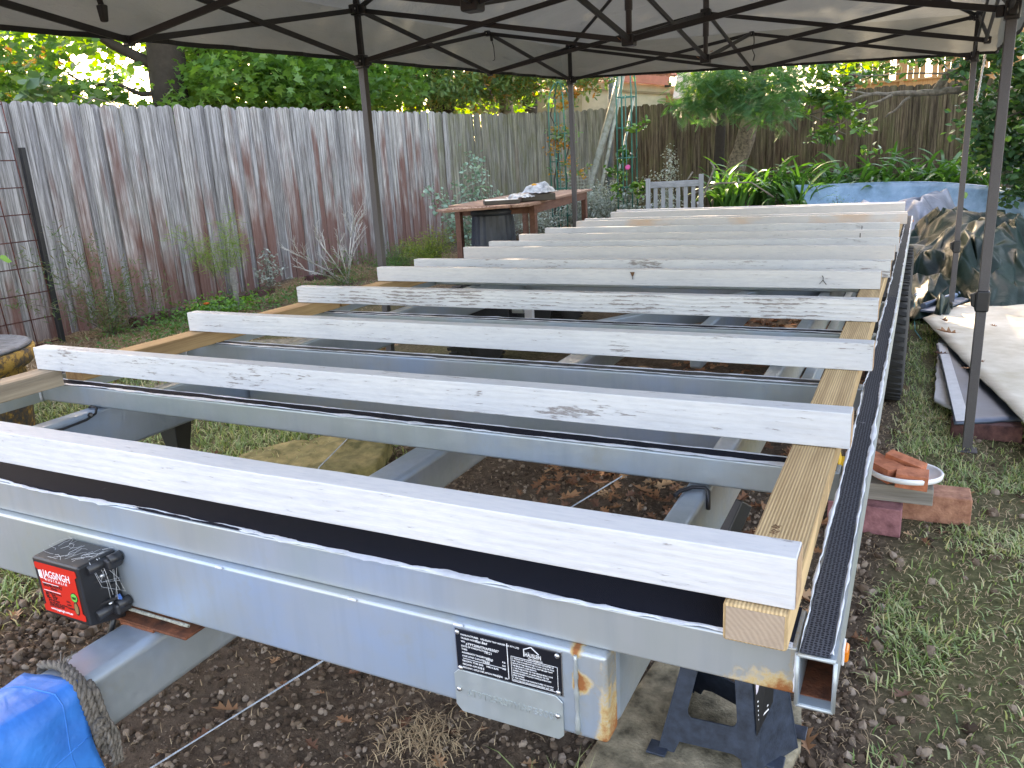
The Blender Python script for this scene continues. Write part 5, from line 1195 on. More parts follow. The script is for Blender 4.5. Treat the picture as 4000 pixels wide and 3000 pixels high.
tree('feathery_tree', (-2.35,11.6,.6), 'feathery leaved tree with thick leaning fissured trunk in front of the brown fence', [(-2.66,12.15,.45,.18),(-2.44,12.1,1.05,.14),(-2.22,12.05,1.75,.122),(-2.10,12.0,2.5,.115),(-2.0,12.0,4.0,.09)],
     [((-2.05,11.6,2.2),(-2.6,10.6,2.5),.02,.006),((-2.05,11.6,2.3),(-1.4,10.8,2.5),.02,.006)], BARK2,
     [(-2.35,10.6,2.15,.42,.5,.28,2.2),(-1.95,10.5,2.05,.40,.4,.32,2.2),(-2.55,10.5,1.90,.22,.3,.14,.8),(-1.75,10.4,1.85,.25,.25,.16,.6),(-1.65,10.8,2.15,.25,.3,.22,.8),(-2.2,11,3.2,1.2,1.2,.7,3)], 2300, FROND, .21, LM_FERN, clump=.11, tilt=1.0, droop=.18, sides=14)
tree('slender_tree', (-2.72,12.3,.6), 'slender straight trunk just left of the thick leaning trunk', [(-2.75,12.3,.5,.085),(-2.70,12.3,1.6,.072),(-2.68,12.3,3.2,.055)], [], BARK, [(-2.8,12.0,3.1,.8,.6,.5,1),(-2.7,12.2,4.5,1.7,1.3,1.0,6),(-1.2,11.8,4.4,1.3,1.3,.8,4)], 420, FROND, .48, LM_FERN, clump=.1)  # high crown added to block the sun from the tarps
tree('yellow_green_shrub', (-3.3,14.6,.6), 'bright yellow green bush lit from behind over the brown fence', None, [((-3.3,14.6,.4),(-3.2,14.5,2.2),.03,.01)], BARK, [(-3.0,14.6,2.5,.62,.5,.55,3),(-1.3,14.4,2.75,.5,.5,.45,2),(-.75,14.6,2.9,.4,.5,.4,1.4)], 1500, OVALW, .11, LM_YEL, clump=.13)
tree('background_tree', (-1.4,17.5,.7), 'dense mid green tree beyond the brown fence', [(-1.4,17.5,.5,.15),(-1.4,17.5,4,.1)], [], BARK, [(-2.3,16.5,3.0,1.1,1,.9,3),(-1.0,17,3.3,1.0,1,.9,3),(-2,17,4.8,2,1.5,1.3,2)], 3600, OVALW, .13, LM_DARK, clump=.2)
# camellia branches reaching in from the right
cam_blobs = [(-1.35,11.3,1.90,.32,.3,.16,1.6),(-1.0,11.2,2.18,.30,.3,.20,1.3),(-.95,11.2,1.72,.20,.2,.13,.9),(-1.15,11.2,1.45,.15,.15,.08,.6),(-.75,11.2,1.55,.18,.15,.07,.5),(-.6,11.2,1.22,.07,.07,.04,.12),(-.25,11.0,2.35,.45,.3,.14,.8),(.1,10.6,2.3,.3,.3,.15,.7)]
tree('camellia_tree', (.35,10.9,.4), 'glossy leaved tree reaching a long bare crooked branch across the brown fence', [(.95,11.1,.3,.07),(.80,11.0,1.3,.06),(.52,10.9,1.78,.055),(.44,10.9,2.3,.05),(.50,10.9,3.4,.04)],
     [((.45,10.9,1.86),(-.15,11.0,1.86),.045,.034,.015),((-.15,11.0,1.86),(-.62,11.1,1.90),.034,.020,.02),((-.62,11.1,1.90),(-1.35,11.3,1.72),.018,.008,.03),((-.40,11.0,1.86),(-.85,11.1,1.70),.02,.007,.02),((.05,11.0,1.86),(.17,11.0,2.06),.045,.045,.01,3),((.17,11.0,2.06),(.34,10.95,2.03),.045,.035,.01,3),((.34,10.95,2.03),(.42,10.9,1.86),.035,.03,.01,3),
      ((-.20,11,1.84),(-.45,11.05,1.62),.022,.008,.02),((-1.35,11.3,1.72),(-.9,11.2,1.45),.008,.005,.02),((-.62,11.1,1.9),(-1.2,11.2,2.05),.012,.006,.02),((-.8,11.2,1.68),(-1.2,11.25,1.48),.009,.004,.02),((.48,10.9,2.2),(-.6,11.0,2.42),.018,.007,.03),((.42,10.9,2.0),(-.9,11.1,2.15),.012,.006,.04),((.48,10.9,2.3),(.75,10.8,3.0),.03,.01,.03)], BARK3, cam_blobs, 1050, OVAL, .115, LM_CAM, clump=.07, tilt=1.0)
tree('evergreen_tree', (1.4,10.3,.3), 'dark dense evergreen tree filling the right side behind the gazebo poles', [(1.5,10.6,.2,.16),(1.45,10.6,2.5,.12),(1.4,10.6,5,.08)], [((1.45,10.6,2.0),(.8,10.2,2.4),.03,.01),((1.45,10.6,1.7),(.7,10.1,1.5),.02,.008)], BARK,
     [(1.05,10.4,1.95,.50,.6,.50,4),(1.3,10.2,1.35,.55,.5,.45,3.4),(.75,10.6,1.25,.25,.4,.30,1.1),(1.6,9.6,2.2,.7,.7,.6,3),(1.3,10.6,3.2,1.2,1.2,.9,3),(2.6,10.2,1.6,1.2,1.2,1.2,3),(1.1,10.3,.85,.35,.35,.25,1.2),(.55,10.35,1.35,.22,.25,.5,1.6),(.50,10.4,2.15,.25,.3,.25,1.0),(2.6,9.6,3.2,1.6,1.5,1.4,3)], 9500, OVALW, .092, LM_DARK, clump=.10, second=(OVALW,1000,.095,LM_CAM))
# taller trees left and behind, added to block the low sun
for k_,(x,y,z,r,n_) in enumerate(((-15.5,13.5,7.2,3.6,2600),(-19,17,8.0,4.2,2200),(-12.5,17.5,6.6,3.0,1900),(-8.6,8.3,6.6,2.3,4200),(-7.6,12.6,7.4,2.2,1900),(-4.3,15.8,8.4,1.7,3000),(-11.5,10.6,8.6,2.6,3600))):
    tree('sun_block_tree', (x,y,.4), ('tall sun blocking tree far behind the left maples','tallest sun blocking tree in the distance at the left','tall sun blocking tree far behind the oak','sun blocking crown added above the nearest maple','sun blocking crown added above the oak','sun blocking crown added over the house beyond the fence corner','sun blocking crown added behind both maples')[k_], ([(x,y,.2,.25),(x,y,z,.12)] if k_ != 5 else [(-8.4,17.6,.2,.2),(-8.2,17.6,4.0,.18),(x,y,z,.06)]), [], BARK, [(x,y,z-1.5,r,r,2.6,2),(x,y,z+1,r*.8,r*.8,2,1)], n_, OVALW, .30, LM_MAPLE, clump=.35, keep=lambda P: P[:,2] > 3.7)
# vine like shrub on the fence top at far left
def shrub(name, base, label, stems, lm, T, size, n_, spread, cat='shrub', bark=BARK3, r=.004, leafy=(.25,1), tilt=1.1, group=None, jit=.02):
    """stems: list of (dx,dy,h); leaves spread along the stems"""
    t = empty(name, base, label, cat, group); mb = MB(); P = []; b0 = Vector(base)
    for dx,dy,h in stems:
        a = b0+V(random.uniform(-.02,.02),random.uniform(-.02,.02),-.01); e = b0+V(dx,dy,h); m_ = a.lerp(e,.55)+V(-dx*.15,-dy*.15,h*.06)
        pts = [a, a.lerp(m_,.5), m_, m_.lerp(e,.5)+V(random.uniform(-.02,.02),0,.01), e]; mb.tube(pts, [r,r*.9,r*.75,r*.55,r*.3], 5)
        for _ in range(max(1,n_//len(stems))):
            q = random.uniform(*leafy)*4; i = min(int(q),3); P.append(pts[i].lerp(pts[i+1], q-i)+V(*(random.gauss(0,jit+spread) for _ in range(3))))
    mb.build('stems', bark, t); P = np.array([tuple(p) for p in P])
    scatter('leaves', T, P, rng.uniform(.6,1.15,len(P))*size, lm, parent=t, tilt=tilt, kind='stuff'); return t
def rs(n_, rad, h0, h1): return [(random.gauss(0,rad*.6), random.gauss(0,rad*.6), random.uniform(h0,h1)) for _ in range(n_)]
# on the fence line at far left: broad leaves over the top
tree('broadleaf_shrub', (-7.0,4.6,.3), 'broad leaved shrub peeping over the left end of the fence', None, [((-7.0,4.8,.3),(-6.9,4.9,2.0),.02,.01),((-6.9,4.9,2.0),(-6.6,4.9,2.15),.01,.004),((-6.9,4.6,1.9),(-6.55,5.25,2.12),.01,.004)], BARK3, [(-6.65,4.6,2.12,.22,.45,.09,2),(-6.6,5.2,2.12,.18,.18,.06,1)], 90, OVALW, .13, leafmat('pale_broad_leaf', [(.05,.10,.05),(.09,.16,.09),(.14,.22,.12)], .3), clump=.07, cat='shrub')
# bed along the left fence
LM_WIL = leafmat('willow_green', [(.12,.20,.04),(.18,.27,.06),(.26,.32,.09)], .3); LM_RED = leafmat('bronze_green', [(.05,.10,.03),(.09,.14,.05),(.17,.09,.04)], .3); LM_JUN = leafmat('gold_juniper', [(.06,.13,.02),(.16,.22,.03),(.32,.34,.05)], .3); LM_BAS = leafmat('bright_basil', [(.10,.26,.03),(.17,.36,.05)], .35); LM_GC = leafmat('ground_cover_green', [(.03,.09,.02),(.06,.15,.03),(.10,.20,.04)], .3)
def gb(x, y): return (x, y, Gz(x,y))
shrub('willowy_shrub', gb(-5.72,5.40), 'thin willowy shrub with needle leaves before the grey fence, left of centre', [(-.20,-.35,.72),(-.05,-.15,.62),(.0,.05,.70),(.05,.12,.85),(-.1,-.25,.55),(.03,.2,.60),(0,0,.50)], LM_WIL, tmpl_needle(.022), .12, 1000, .018, leafy=(.5,1))
MB().box(-5.60,-5.57,5.33,5.36,Gz(-5.6,5.35),Gz(-5.6,5.35)+.38).build('wooden_stake', GB, None, label='short weathered wooden stake beside the willowy shrub', cat='stake')
shrub('bronze_shrub', gb(-5.75,4.15), 'bronze tipped fine leaved shrub at the left end of the fence bed', [(-.1,-.55,.70),(-.05,-.3,.85),(0,-.05,.75),(.05,.25,.55),(.1,.45,.40),(-.1,-.75,.40),(.15,.1,.45),(.1,-.4,.5),(.2,.5,.25),(.3,-.2,.3)], LM_RED, NEED, .055, 2600, .03, r=.005, leafy=(.15,1))
shrub('silver_shrub', gb(-5.80,6.02), 'small pale silver leaved shrub behind the third white timber', [(-.03,-.05,.38),(.02,.04,.32),(.05,.12,.26),(-.05,-.14,.24),(0,0,.42)], LM_SILV, OVAL, .042, 260, .012)
bare = empty('bare_shrub', gb(-5.40,6.75), 'bare silvery twiggy shrub before the grey fence, left of the gazebo pole', 'shrub'); mb = MB(); b0 = Vector(gb(-5.40,6.75))
def twig(a, d, L_, r, depth):
    e = a+d*L_; mb.tube([a, a.lerp(e,.5)+V(random.uniform(-.01,.01),random.uniform(-.01,.01),.01), e], [r,r*.8,r*.5], 4)
    if depth:
        for _ in range(6 if depth == 2 else 7):
            t = random.uniform(.25,1); dd = (d+V(random.uniform(-.7,.7),random.uniform(-.9,.9),random.uniform(-.1,.6))).normalized(); twig(a.lerp(e,t), dd, L_*random.uniform(.25,.45), r*.5, depth-1)
for dx,dy,h in ((-.1,-.75,.45),(-.05,-.45,.62),(0,-.1,.5),(.05,.15,.75),(0,.3,.72),(-.15,-.6,.25)): twig(b0, V(dx,dy,h).normalized(), V(dx,dy,h).length*.85, .009, 2)
mb.build('twigs', simple('silver_twig',(.58,.54,.48),.9), bare)
P = np.array([tuple(b0+V(random.gauss(0,.06),random.gauss(0,.22),abs(random.gauss(.12,.12)))) for _ in range(900)]); scatter('leaves', NEED, P, rng.uniform(.6,1.1,900)*.05, LM_GC, parent=bare, kind='stuff')
shrub('golden_juniper', gb(-5.30,8.25), 'golden green feathery juniper right of the gazebo pole', [(random.uniform(-.25,.35),random.uniform(-.85,.75),random.uniform(.12,.42)) for _ in range(30)], LM_JUN, NEED, .05, 4200, .022, leafy=(.2,1))
shrub('low_green_shrub', gb(-5.25,7.45), 'low dark green shrub at the foot of the gazebo pole by the fence', [(random.uniform(-.25,.25),random.uniform(-.5,.45),random.uniform(.1,.28)) for _ in range(20)], LM_GC, NEED, .045, 2600, .03)
shrub('basil_plant', (-4.75,2.55,Gz(-4.75,2.55)), 'bright green broad leaved plant poking in at the far left edge', [(-.15,-.2,1.0),(.05,.02,.85),(.10,.06,1.05),(.0,-.1,.7)], LM_BAS, OVALW, .085, 60, .03, cat='plant', leafy=(.6,1))
for k_,(x,y,n_,rad,lb) in enumerate(((-5.5,4.9,900,.35,'green ground cover with an orange flower behind the nearest timbers'),(-5.3,5.9,1000,.32,'fine green ground cover among mulch behind the fourth timber'),(-5.65,5.2,500,.22,'bright green marigold patch at the brick edging'),(-5.2,4.25,900,.4,'trailing green weeds beside the bronze tipped shrub'))):
    t = empty('ground_cover_plant', gb(x,y), lb, 'plant'); P = np.stack([rng.normal(x,rad*.55,n_), rng.normal(y,rad,n_), np.zeros(n_)],1); P[:,2] = G(P[:,0],P[:,1])+np.abs(rng.normal(.03,.05,n_)); scatter('leaves', NEED if k_ in (1,3) else OVAL, P, rng.uniform(.6,1.1,n_)*(.06 if k_ in (1,3) else .045), LM_GC if k_ != 2 else LM_BAS, parent=t, kind='stuff')
    if k_ == 0: MB().lathe([(.0001,.02),(.03,.012),(.02,0)], (-5.62,5.02,Gz(-5.6,5)+.10), 10).build('flower', simple('orange_flower',(.7,.13,.01),.6), t)
# eucalypt with round leaves by the table
shrub('eucalyptus_shrub', gb(-4.70,8.40), 'blue grey round leaved shrub behind the table corner', [(-.55,-.25,.95),(-.45,-.1,.75),(-.20,.0,.92),(-.1,.1,1.30),(0,.2,1.20),(.12,.3,.85),(.05,.25,.70),(-.3,-.1,.5)], LM_EUC, OVALW, .055, 1100, .035, r=.009, leafy=(.3,1))
# silver shrubs at the back corner
for k_,(x,y,h,n_,lb) in enumerate(((-3.55,10.1,.95,2200,'silver grey shrub left of the garden chair'),(-4.15,10.6,.80,2000,'silver grey shrub behind the far end of the table'),(-3.0,9.6,.75,1500,'silver leaved shrub directly behind the garden chair'),(-4.6,9.9,.55,900,'low grey shrub with brown seed heads behind the table'))):
    shrub('silver_bush', gb(x,y), lb, [(random.uniform(-.42,.42),random.uniform(-.35,.35),h*random.uniform(.55,1.05)) for _ in range(20)], LM_SILV, OVAL, .040, int(n_*1.7), .026, r=.005)
shrub('silver_bush', gb(-2.75,9.75), 'tall silver spike rising behind the garden chair', [(0,0,1.30),(.03,.02,1.15),(-.10,0,1.0)], LM_SILV, OVAL, .040, 700, .018)
tree('orange_leaf_vine', (-4.5,10.6,.3), 'climbing plant with brown and orange leaves on the left trellis', None, [((-4.45,10.3,.3),(-4.5,10.4,2.2),.012,.005,.08),((-4.5,10.3,.3),(-4.3,10.4,2.0),.01,.004,.08)], BARK, [(-4.45,10.35,1.45,.13,.15,.45,1),(-4.3,10.4,2.2,.15,.15,.25,.7),(-4.2,10.3,1.2,.25,.15,.15,.4)], 420, OVALW, .05, LM_AUT, clump=.05, cat='vine', second=(OAK,260,.09,LM_OAK))
tree('dipladenia_vine', (-3.35,9.95,.3), 'green leaved climber with one pink flower on the arched trellis', None, [((-3.45,9.9,.3),(-3.42,9.9,1.7),.008,.004,.05),((-3.4,9.9,.3),(-3.15,9.9,1.75),.006,.003,.05)], BARK, [(-3.45,9.9,1.25,.12,.12,.35,1.4),(-3.18,9.85,1.68,.14,.08,.06,.4),(-3.3,9.9,.95,.28,.2,.15,1.3)], 300, OVALW, .07, LM_CAM, clump=.04, cat='vine')
MB().lathe([(.0001,.0),(.035,.012),(.03,.02),(.0001,.008)], (-3.30,9.84,1.20), 10, Matrix.Rotation(1.2,4,'X')).build('pink_flower', simple('pink_petals',(.6,.07,.22),.6,bump=0), None, label='single pink flower on the arched green trellis', cat='flower')

# agapanthus strap leaves: every leaf a piece of its own
AG = leafmat('strap_leaf', [(.035,.105,.030),(.055,.150,.040),(.080,.20,.055)], .25, .25, spec=.7)
def strap_mesh(L_, bend, w_, twist, seed):
    r = random.Random(seed); n_ = 9; vs = []; fs = []; x = 0; z = 0; a = R_(78-r.uniform(0,8))
    for i in range(n_+1):
        t = i/n_; ww = w_*(.55+.45*min(1,t*4))*(1-max(0,(t-.7)/.3)**1.6*.92); tw = twist*t
        for j,(s_,h) in enumerate(((-1,.25),(0,0),(1,.25))): vs.append((x-math.sin(a)*h*ww*.6*0, s_*ww*math.cos(tw), z+h*ww*.6+s_*ww*math.sin(tw)))
        if i < n_: x += math.cos(a)*L_/n_; z += math.sin(a)*L_/n_; a -= bend/n_*(.5+1.1*t)
    for i in range(n_):
        for j in range(2): fs.append((3*i+j,3*i+j+1,3*i+4+j,3*i+3+j))
    me = bpy.data.meshes.new('leaf'); me.from_pydata(vs,[],fs); a_ = me.attributes.new('v','FLOAT','FACE'); a_.data.foreach_set('value', np.full(len(fs), r.random())); me.materials.append(AG); me.polygons.foreach_set('use_smooth',[True]*len(fs)); return me
AGM = [strap_mesh(random.uniform(.58,.86), random.uniform(1.1,2.7), random.uniform(.016,.025), random.uniform(-.8,.8), k) for k in range(16)]
agp = []
for k_,(x,y) in enumerate([(-2.55,11.5),(-2.2,11.25),(-1.85,11.5),(-2.1,11.9),(-1.5,11.75),(-1.75,12.1),(-1.2,12.1),(-.85,12.35),(-.50,12.15),(-.20,12.3),(.05,12.55),(.30,12.2),(.55,12.5),(.80,12.15),(1.05,12.5),(1.25,12.0),(1.55,12.2),(1.75,11.8),(-1.15,12.5),(-1.5,11.35),(1.95,12.0),(.25,12.9),(.95,12.9),(-.5,12.8),(-2.35,11.1),(1.85,12.6)]):
    z = Gz(x,y); w_ = ('at the left end of the row' if k_ in (0,1,2,3,24) else 'in the middle of the row' if k_ < 12 else 'towards the right end of the row')
    t = empty('agapanthus_plant', (x,y,z), 'strap leaved green clump behind the blue hull, '+w_, 'plant', 'strap leaved clumps before the brown fence, '+w_)
    for i in range(34):
        o = bpy.data.objects.new('leaf', AGM[random.randrange(16)]); COL.objects.link(o); o.parent = t; o.location = (random.gauss(0,.05),random.gauss(0,.05),0); o.rotation_euler = (random.uniform(-.2,.2),random.uniform(-.25,.25),random.uniform(0,6.28)); s_ = random.uniform(.8,1.15); o.scale = (s_,s_,s_)
shrub('fine_leaved_plant', (-.95,11.35,Gz(-.95,11.35)+.25), 'low fine leaved blue green plant above the left end of the blue hull', [(random.uniform(-.35,.35),random.uniform(-.1,.1),random.uniform(.15,.35)) for _ in range(12)], LM_FERN, NEED, .04, 900, .03, cat='plant')

# ------------------------------------------------------------------ trellises, pipes, mesh, tub
GRN = simple('green_coated_wire', (.02,.16,.12), .45, bump=0)
def obelisk(cx_, cy_, w_, z0, z1, label, arch=True):
    t = empty('trellis', (cx_,cy_,z0), label, 'trellis')
    for k in range(4):
        a = math.pi/4+k*math.pi/2; dx = math.cos(a)*w_/1.41; dy = math.sin(a)*w_/1.41
        MB().tube([(cx_+dx,cy_+dy,z0),(cx_+dx,cy_+dy,z1-.30),(cx_+dx*.85,cy_+dy*.85,z1-.12),(cx_+dx*.45,cy_+dy*.45,z1),(cx_,cy_,z1+.04)], .009, 6).build('upright', GRN, t)
    for s_ in range(-1,2,2):
        MB().tube([(cx_+s_*w_*.12,cy_-w_*.5,z0),(cx_+s_*w_*.12,cy_-w_*.5,z1-.35)], .006, 6).build('upright', GRN, t)
    z = z0+.25
    while z < z1-.35:
        MB().tube([(cx_+math.cos(a)*w_*.70,cy_+math.sin(a)*w_*.70,z) for a in [math.pi/4+i*math.pi/2 for i in range(5)]], .007, 6).build('cross_ring', GRN, t); z += .36
obelisk(-3.34, 9.93, .19, .35, 2.42, 'green arched wire trellis with a climber in the back corner')
obelisk(-4.42, 10.35, .22, .35, 2.30, 'green wire trellis covered with brown and orange leaves')
PIPE = simple('weathered_pvc_pipe', (.42,.43,.39), .6, scale=12, bump=.2, dark=(.22,.23,.17)); GREYP = simple('grey_conduit', (.16,.19,.21), .6)
MB().tube([(-4.62,11.6,.55),(-4.30,12.1,2.05),(-4.22,12.45,2.75)], .055, 14).build('leaning_pipe', PIPE, None, label='thick dirty white pipe leaning against the fence corner', cat='pipe')
MB().tube([(-4.12,11.5,.6),(-3.98,12.2,2.2)], .020, 10).build('leaning_pipe', PIPE, None, label='thin white pipe leaning right of the thick pipe', cat='pipe')
MB().tube([(-4.35,11.5,.6),(-4.10,12.2,2.7)], .028, 10).build('leaning_pipe', PIPE, None, label='medium pale pipe leaning behind the thick pipe', cat='pipe')
MB().tube([(-4.60,12.75,.5),(-4.50,12.78,3.4)], .055, 12).build('corner_pole', GREYP, None, label='blue grey metal post standing in the fence corner', cat='post')
gt = empty('plastic_lattice', (-4.35,10.7,.9), 'worn cream lattice panel leaning behind the silver shrub', 'lattice', rot=(.3,.1,.2))
for k in range(9):
    MB().box(-4.62,-4.10,10.70,10.708,.78+.045*k,.788+.045*k).build('lattice_bar', PIPE, gt) 
for k in range(6): MB().box(-4.6+.09*k,-4.592+.09*k,10.695,10.703,.74,1.18).build('lattice_bar', PIPE, gt)
# rusty mesh panel at the far left
ms_ = empty('mesh_panel', (-5.93,3.1,.2), 'rusty reinforcing mesh panel against the left end of the grey fence', 'mesh')
RW = simple('rusty_wire', (.12,.035,.025), .85, scale=40, var=.4)
for k in range(10): MB().tube([(-5.93,1.6,.20+.193*k),(-5.93,3.86-.012*k,.20+.193*k)], .0045, 5).build('wire', RW, ms_)
for k in range(11): MB().tube([(-5.936,3.83-.19*k,.15),(-5.936,3.76-.19*k,1.965)], .0045, 5).build('wire', RW, ms_)
MB().box(-5.945,-5.905,3.815,3.85,.12,1.64).build('steel_post', BLACK, None, bevel=.003, label='black steel post holding the rusty mesh at the left', cat='post')
# yellow painted planter
YP,_n,_l,_p = mat('flaking_yellow_paint'); b = NB(YP); v = b.coord(rand=False); f = b.noise(v, 7, 8, .75)
_l.new(b.ramp(f, [(.42,(.05,.05,.055)),(.5,(.17,.10,.04)),(.53,(.42,.24,.05)),(.75,(.50,.31,.09))]), _p.inputs['Base Color']); setp(_p, rough=.85); _l.new(b.bump(f, .6, .01), _p.inputs['Normal'])
tb = MB().lathe([(.31,.10),(.35,.14),(.375,.42),(.365,.50),(.400,.52),(.425,.545),(.425,.600),(.400,.612),(.385,.600),(.375,.54),(.0001,.53)], (-4.13,2.02,0), 48).build('planter_tub', YP, None, label='round flaking yellow planter tub with a dark rim at the left', cat='planter')
MB().lathe([(.412,.606),(.420,.616),(.400,.622),(.384,.612)], (-4.13,2.02,0), 48).build('dark_rim', simple('chipped_grey_rim',(.10,.11,.12),.7,scale=20,bump=.6,var=.35), tb)
slab('potting_soil', [(-4.13+.38*math.cos(a),2.02+.38*math.sin(a)) for a in np.linspace(0,6.283,25)[:-1]], .50, .565, simple('pale_potting_mix',(.20,.17,.13),.95,scale=60,bump=1,dark=(.05,.04,.03)), None, None, 6, .012, parent=tb)
JAR = bpy.data.materials.new('clear_plastic'); JAR.use_nodes = True; JAR.node_tree.nodes['Principled BSDF'].inputs['Transmission Weight'].default_value = .9; JAR.node_tree.nodes['Principled BSDF'].inputs['Roughness'].default_value = .12
MB().lathe([(.050,0),(.052,.02),(.048,.03),(.053,.05),(.048,.07),(.053,.09),(.047,.12),(.03,.14)], (-4.50,2.78,Gz(-4.5,2.78)), 24).build('plastic_bottle', JAR, None, label='clear ribbed plastic bottle base standing behind the nearest timbers on the left', cat='bottle')

# ------------------------------------------------------------------ table, bin, chair
RED_T = timber('red_stained_timber', (.09,.038,.028), (.21,.105,.075), rough=.7, axis='Y'); TOP_T = timber('worn_table_top', (.18,.09,.065), (.42,.27,.20), rough=.75, axis='Y')
tz = 1.0; k_ = .825
def tp(x, y): return (x*k_, y*k_)
A_, B_, C_, D_, E_ = tp(-4.109,6.765), tp(-3.533,7.43), tp(-3.635,7.87), tp(-4.106,10.683), tp(-4.952,10.648); F_ = (-4.25,6.6)
tbl = empty('garden_table', (-3.6,7.2,Gf(-3.6,7.2)), 'long reddish slatted garden table with paint trays behind the white timbers', 'table')
Dr = Vector((D_[0]-C_[0], D_[1]-C_[1], 0)).normalized(); Wd = Vector((-Dr.y, Dr.x, 0)); base_ = Vector((C_[0], C_[1], tz))
Lt = 2.35; Wt = .78; nS = 7
for i in range(nS):
    a0 = -.02 if i < 4 else -.02; w0 = Wt*i/nS+.004; w1 = Wt*(i+1)/nS-.004; s0 = -.10-.75*(1-abs((i+.5)/nS-.25)*1.2)*.6
    p = [base_+Wd*w0+Dr*s0, base_+Wd*w1+Dr*(s0-.02), base_+Wd*w1+Dr*Lt, base_+Wd*w0+Dr*Lt]; MB().hexa([q-V(0,0,.022) for q in p], p).build('slat', TOP_T, tbl, bevel=.002)
for s0,s1,w0 in ((-.05,Lt-.25,.03),(-.05,Lt-.25,Wt-.05)): MB().bar(base_+Wd*w0+Dr*s0-V(0,0,.062), base_+Wd*w0+Dr*s1-V(0,0,.062), .025, .075).build('apron', RED_T, tbl)
for s0 in (-.05,Lt-.30): MB().bar(base_+Wd*.03+Dr*s0-V(0,0,.062), base_+Wd*(Wt-.05)+Dr*s0-V(0,0,.062), .025, .075).build('apron', RED_T, tbl)
for s0 in (-.08,Lt-.30):
    for w0 in (.035,Wt-.05):
        p = base_+Wd*w0+Dr*s0; g_ = Gf(p.x,p.y); MB().box(p.x-.027,p.x+.027,p.y-.027,p.y+.027,g_,tz-.024).build('leg', RED_T, tbl, bevel=.003)
p = Vector((-3.39,5.66,0)); pass
p4 = [V(-3.43,5.60,tz),V(-2.93,6.15,tz),V(-2.98,6.5,tz),V(-3.62,6.45,tz),V(-3.60,5.75,tz)]; q = MB(); q.add([v_-V(0,0,.006) for v_ in p4]+[v_-V(0,0,.024) for v_ in p4], [(0,1,2,3,4),(9,8,7,6,5)]+[(i,(i+1)%5,5+(i+1)%5,5+i) for i in range(5)]); q.build('end_leaf', TOP_T, tbl)
MB().bar((-3.45,5.66,tz-.012),(-2.95,6.19,tz-.012),.012,.026).build('paint_spattered_edge', simple('paint_spatter',(.55,.42,.38),.7,scale=60,var=.4,dark=(.16,.05,.035)), tbl)
BINM = simple('dark_blue_grey_plastic', (.030,.038,.055), .5, scale=6, bump=.05, var=.3)
bn = MB(); bc = (-3.42,6.40); gz0 = Gf(*bc); prof = []; ribs = 20; vs = []; 
for z,r in ((0,.245),(.42,.215),(.80,.185)):
    for k in range(ribs*2): a = math.pi*k/ribs; rr = r*(1.0 if k%2 else .965); vs.append((bc[0]+rr*math.cos(a), bc[1]+rr*math.sin(a), gz0+z))
n2 = ribs*2; bn.add(vs, [(j*n2+i, j*n2+(i+1)%n2, (j+1)*n2+(i+1)%n2, (j+1)*n2+i) for j in range(2) for i in range(n2)]+[tuple(2*n2+i for i in range(n2))]); bn = bn.build('compost_bin', BINM, None, label='dark blue grey ribbed bin standing behind the near table legs', cat='bin')
MB().lathe([(.19,.80),(.20,.83),(.15,.885),(.0001,.90)], (bc[0],bc[1],gz0), 32).build('lid', BINM, bn)
TRAY = simple('dark_paint_tray', (.05,.045,.04), .5); FOIL = simple('pale_crumpled_plastic', (.50,.54,.58), .35, scale=20, bump=.6, var=.3)
def tray(x, y, L_, W_, H_, rz, m, label, cat, fill=None):
    o = MB().box(-L_/2,L_/2,-W_/2,W_/2,0,H_).build('paint_tray', m, None, bevel=.006, label=label, cat=cat); o.location = (x,y,tz+.001); o.rotation_euler[2] = rz
    if fill: f_ = MB().box(-L_/2+.01,L_/2-.01,-W_/2+.01,W_/2-.01,H_,H_+.003).build('white_paint', fill, None, local=False); f_.parent = o
    return o
tray(-3.22,6.20,.30,.24,.035,.55,TRAY,'shallow dark paint tray with white paint at the near end of the table','tray',WHITEP); tray(-3.08,6.62,.30,.26,.06,.6,TRAY,'deeper black tray under crumpled pale plastic on the table','tray')
def crumple(name, c, r, h, m, label, cat, seed):
    n_ = 26; vs = []
    for i in range(n_):
        for j in range(n_):
            u = i/(n_-1)*2-1; v_ = j/(n_-1)*2-1; x = u*r; y = v_*r*1.1; d = max(0,1-(u*u+v_*v_)); z = h*d**.6*(.4+1.0*float(vn(x,y,16,seed)))+.015*float(vn(x,y,60,seed)); vs.append((c[0]+x+.02*float(vn(y,x,20,seed)), c[1]+y, c[2]+z))
    vid = np.arange(n_*n_).reshape(n_,n_); lo = np.stack([vid[:-1,:-1],vid[1:,:-1],vid[1:,1:],vid[:-1,1:]],-1).reshape(-1,4); return np_mesh(name, vs, np.full(len(lo),4), lo.ravel(), m, label=label, cat=cat)
crumple('plastic_wrap', (-3.08,6.66,tz+.062), .14, .08, FOIL, 'crumpled pale plastic wrap with yellow bits on the black tray', 'wrap', 3); crumple('cloth_rag', (-3.14,6.38,tz+.036), .10, .03, FOIL, 'pale rag lying across the near paint tray', 'rag', 8)
YT = MB().tube([(-3.16,6.60,tz+.10),(-3.10,6.62,tz+.135),(-3.05,6.66,tz+.12),(-3.0,6.66,tz+.14)], .014, 8).build('yellow_glove', simple('orange_yellow',(.65,.30,.02),.5,bump=0), None, label='orange yellow glove finger poking out of the crumpled plastic', cat='glove')
